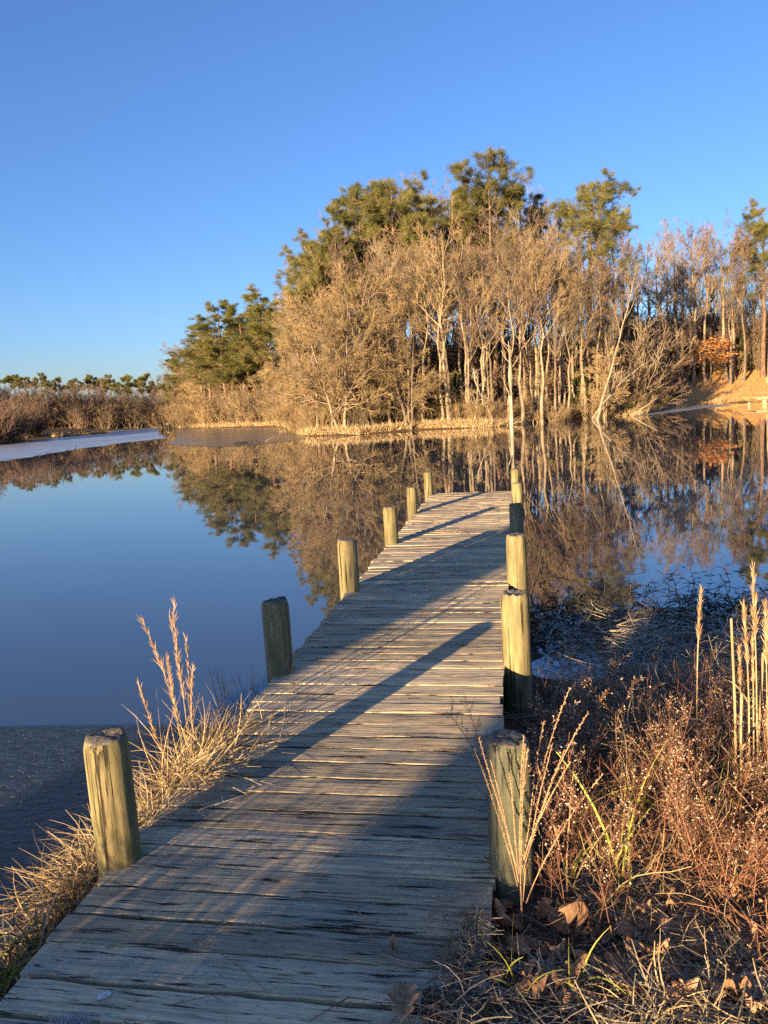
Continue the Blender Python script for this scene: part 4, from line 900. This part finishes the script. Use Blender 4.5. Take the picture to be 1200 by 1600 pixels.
def lay(name, me, u, v, zpl, label, cat='leaf', rz=None, tilt=.25, group=None, sc_=1.0, lift=.004):
    x, y = put(u, v, zpl); z = zpl if zpl > .39 else max(gz(x, y), .0)
    o = obj(name, me, None, (x, y, z + lift), random.uniform(0, 6.28) if rz is None else rz, sc_); o.rotation_euler.x = random.gauss(0, tilt); o.rotation_euler.y = random.gauss(0, tilt)
    return tag(o, label, cat, group)
lay('oak_leaf', oak_leaf(21, .125, 3, .3, wide=.72), 632, 1578, .40, 'large lobed brown oak leaf lying on the last planks at the bottom', rz=1.45, tilt=.05, lift=.012)
lay('oak_leaf', oak_leaf(22, .10, 0, 1.0, wide=.6), 1040, 1452, .36, 'curled orange leaf with its pale face up on the lit soil', rz=1.2, tilt=.4, lift=.02)
lay('oak_leaf', oak_leaf(23, .11, 0, .5, 'leaf_pale', wide=.5), 1150, 1578, .37, 'broad pale oval leaf at the bottom right corner', rz=2.2, tilt=.3, lift=.02)
lay('oak_leaf', oak_leaf(24, .12, 3, .5, 'leaf_pale', wide=.6), 1175, 1560, .37, 'pale lobed leaf right of the broad oval leaf', rz=.6, tilt=.3, lift=.015)
lay('oak_leaf', oak_leaf(25, .09, 0, .9, 'leaf_pale', wide=.5), 1160, 1545, .37, 'narrow tan leaf above the broad oval leaf', rz=2.6, tilt=.3, lift=.02)
lay('oak_leaf', oak_leaf(26, .13, 3, .8, wide=.75), 880, 1455, .36, 'dark crumpled oak leaf standing up among the blades', rz=.4, tilt=.5, lift=.03)
lay('oak_leaf', oak_leaf(27, .07, 0, 1.0, wide=.6), 768, 1355, .40, 'dark red-brown leaf tucked at the foot of the near right post', rz=2.9, tilt=.2, lift=.01)
lay('oak_leaf', oak_leaf(28, .06, 0, 1.0, wide=.7), 398, 1140, .40, 'dark red leaf on the left edge of the dock past the plume clump', rz=.2, tilt=.2, lift=.012)
lay('oak_leaf', oak_leaf(29, .05, 0, 1.0, wide=.6), 720, 1532, .40, 'small tan leaf near the soil on the lower planks', rz=.2, tilt=.2, lift=.008)
lay('oak_leaf', oak_leaf(30, .05, 0, .8, wide=.4), 614, 1483, .40, 'small upright brown leaf between two lower planks', rz=1.6, tilt=.5, lift=.01)
lay('oak_leaf', oak_leaf(31, .09, 0, .8, 'leaf_pale', wide=.45), 998, 1485, .36, 'long tan leaf left of the curled orange leaf', rz=.9, tilt=.3, lift=.02)
lay('oak_leaf', oak_leaf(32, .07, 0, .8, wide=.6), 860, 1490, .36, 'grey-brown leaf below the dark crumpled leaf', rz=.5, tilt=.3, lift=.02)
for q in range(110):
    u, v = random.uniform(770, 1200), random.uniform(1395, 1600)
    lay('oak_leaf', OAK[q % 5], u, v, .36, 'brown fallen leaf among the straw right of the dock', 'leaf', None, .16, 'brown leaves fallen among the straw', random.uniform(.5, .95), .014)
# ------------------------------------------------------------------ loose bits on the planks
def straw_piece(u0, v0, u1, v1, label, w=.0022, bend=.02, mt='straw', name='straw_stem'):
    a, b = put(u0, v0, .402), put(u1, v1, .402); r = np.random.default_rng(int(u0 + v0)); n = 7; t = np.linspace(0, 1, n)
    nx_, ny_ = -(b[1] - a[1]), b[0] - a[0]
    k = np.sin(np.pi * t) * bend * 8
    P = np.stack([(b[0] - a[0]) * t + nx_ * k, (b[1] - a[1]) * t + ny_ * k, .0045 + .004 * np.sin(np.pi * t)], 1)
    mb = MB(); mb.tubes(P[None], np.linspace(w, w * .5, n)[None], 5); return tag(obj(name, mb.mesh(name, M[mt]), None, (a[0], a[1], .402)), label, 'straw')
straw_piece(557, 1418, 594, 1492, 'straight straw stem pointing up the lower planks', .0024, 0)
straw_piece(536, 1498, 720, 1506, 'long curved straw lying along a lower plank', .0024, -.012)
straw_piece(594, 1492, 668, 1510, 'straw running on from the straight stem', .002, -.01)
straw_piece(660, 1443, 757, 1393, 'forked straw reaching from the right edge', .0022, .012)
straw_piece(676, 1441, 690, 1420, 'short straw fork beside the forked straw', .0018, .03)
straw_piece(674, 1274, 735, 1250, 'thin straw lying near the right edge before the near post', .0018, .01)
straw_piece(345, 1150, 440, 1120, 'thin grass stem lying on the dock beyond the plume clump', .0018, .01)
straw_piece(300, 1470, 420, 1555, 'thin dark stem lying across the lower left planks', .0014, .005, 'weed_stem')
straw_piece(270, 1572, 425, 1550, 'dark red stem on the lowest planks', .0014, .004, 'weed_stem')
straw_piece(335, 1560, 352, 1600, 'pale bent straw at the bottom of the dock', .0018, .02)
straw_piece(545, 1560, 480, 1600, 'dark twig at the bottom planks left of the oak leaf', .002, .004, 'weed_stem')
mb = MB(); r = np.random.default_rng(8); n = 12; a = np.arange(n) * 2 * np.pi / n; rr = 1 + r.normal(0, .22, n)
top = np.stack([np.cos(a) * .021 * rr, np.sin(a) * .011 * rr, .006 + r.normal(0, .0012, n)], 1); bot = top * np.array([1.08, 1.08, 0])
mb.add(np.concatenate([top, bot]), [(q, (q + 1) % n, n + (q + 1) % n, n + q) for q in range(n)]); mb.add(np.concatenate([top, [[0, 0, .009]]]), [(q, n, (q + 1) % n) for q in range(n)])
x, y = put(163, 1556, .4); tag(obj('bark_chip', mb.mesh('bark_chip', M['chip'], False), None, (x, y, .403), .5), 'whitish flake lying on a plank at the lower left', 'chip')
mb = MB(); r = np.random.default_rng(18); N = 500; p = np.stack([r.normal(0, .030, N), r.normal(0, .016, N), np.zeros(N)], 1); d = norm(np.stack([r.normal(0, 1, N), r.normal(0, 1, N), r.uniform(.2, 1.4, N)], 1)); P = np.stack([p, p + d * .010, p + d * .018 + r.normal(0, .002, (N, 3))], 1); mb.tubes(P, np.full((N, 3), .0005), 3)
x, y = put(112, 1603, .4); tag(obj('feather_tuft', mb.mesh('feather_tuft', M['chip']), None, (x, y, .402)), 'white downy tuft at the bottom edge of the dock', 'tuft')
# grit and crumbs on the deck
r = np.random.default_rng(66); N = 900; s = 1.45 + np.abs(r.normal(0, .35, N)); l = np.where(r.random(N) < .5, r.uniform(-1.5, -.2, N), -.2 - np.abs(r.normal(0, .14, N))); s = np.where(l > -.5, 1.5 + r.random(N) * 1.2, s)
x = s * math.sin(AX) + l * math.cos(AX); y = s * math.cos(AX) - l * math.sin(AX)
mb = MB(); mb.octas(np.stack([x, y, np.full(N, .402)], 1), r.uniform(.001, .0032, N), 0, r.random(N)); tag(obj('grit', mb.mesh('grit', M['straw_grey'], False)), 'crumbs of soil and grit on the lower planks', None, None, 'stuff')
r = np.random.default_rng(67); N = 700; s = r.uniform(1.45, 2.25, N); l = -.16 - np.abs(r.normal(0, .13, N)) * (2.5 - s); x = s * math.sin(AX) + l * math.cos(AX); y = s * math.cos(AX) - l * math.sin(AX)
az = r.uniform(0, 6.28, N); L = r.uniform(.02, .09, N); p = np.stack([x, y, .403 + .012 * r.random(N)], 1); d = np.stack([np.cos(az), np.sin(az), r.normal(0, .15, N)], 1); P = np.stack([p, p + d * L[:, None] * .5, p + d * L[:, None] + r.normal(0, .006, (N, 3))], 1); P[..., 2] = np.maximum(P[..., 2], .402)
mb = MB(); mb.tubes(P, np.full((N, 3), .0012), 3, 0, r.random(N)); tag(obj('straw_litter', mb.mesh('straw_litter', M['straw_grey'])), 'straw crumbs and roots spilled over the right edge of the lower planks', None, None, 'stuff')

# ------------------------------------------------------------------ labels that single out repeats one can tell apart
def col_of(o):
    d = o.matrix_basis.translation - Vector((0, 0, CAMZ)); return 600 + FPX * d.dot(right) / max(d.dot(fwd), .01)
WORDS = ['nearest', 'second', 'third', 'fourth', 'fifth', 'sixth', 'seventh', 'eighth', 'ninth', 'tenth']
def single_out(group, base, marks):
    os_ = sorted([o for o in col.objects if o.get('group') == group and o.get('category')], key=col_of)
    us = [col_of(o) for o in os_]
    for i, o in enumerate(os_):
        if not -5 < us[i] < 1205: continue
        best = None
        for mu, name in marks:
            n = sum(1 for q in us if (mu < q < us[i]) or (us[i] < q < mu))
            if best is None or n < best[0]: best = (n, name, 'left' if us[i] < mu else 'right')
        if best[0] < 10: o['label'] = '%s, %s to the %s of %s' % (base, WORDS[best[0]], best[2], best[1])
FR = [(470, 'the corner golden tree'), (572, 'the many-stemmed golden tree'), (690, 'the high forking pale tree'), (790, 'the white barked tree'), (905, 'the long leaning tree')]
single_out('front rank bare trees of the headland', 'bare front rank tree', FR)
single_out('shrubs along the headland shore', 'bare shoreline shrub', [(470, 'the corner golden tree'), (560, 'the fallen branch'), (632, 'the drooping golden tree'), (690, 'the high forking pale tree'), (770, 'the branching dead limb'), (845, 'the low golden tree'), (925, 'the fan of dead branches'), (988, 'the short pale stick')])
single_out('pines above the far left wood', 'small pine over the far wood', [(0, 'the left photo edge'), (130, 'the tan spit of grass')])
single_out('bare trees beyond the lawn', 'bare tree beyond the lawn', [(1000, 'the lone tall pine'), (1112, 'the caramel leaved tree'), (1190, 'the pine at the right edge')])
single_out('shrubs along the top of the lawn', 'bare shrub topping the lawn', [(1040, 'the olive brown dome'), (1112, 'the caramel leaved tree'), (1186, 'the fishing pier')])
single_out('shrubs along the left arm of the headland', 'rusty shoreline shrub', [(267, 'the tiny timber stand'), (340, 'the tall green pine'), (405, 'the tallest left arm pine'), (428, 'the small green bush')])
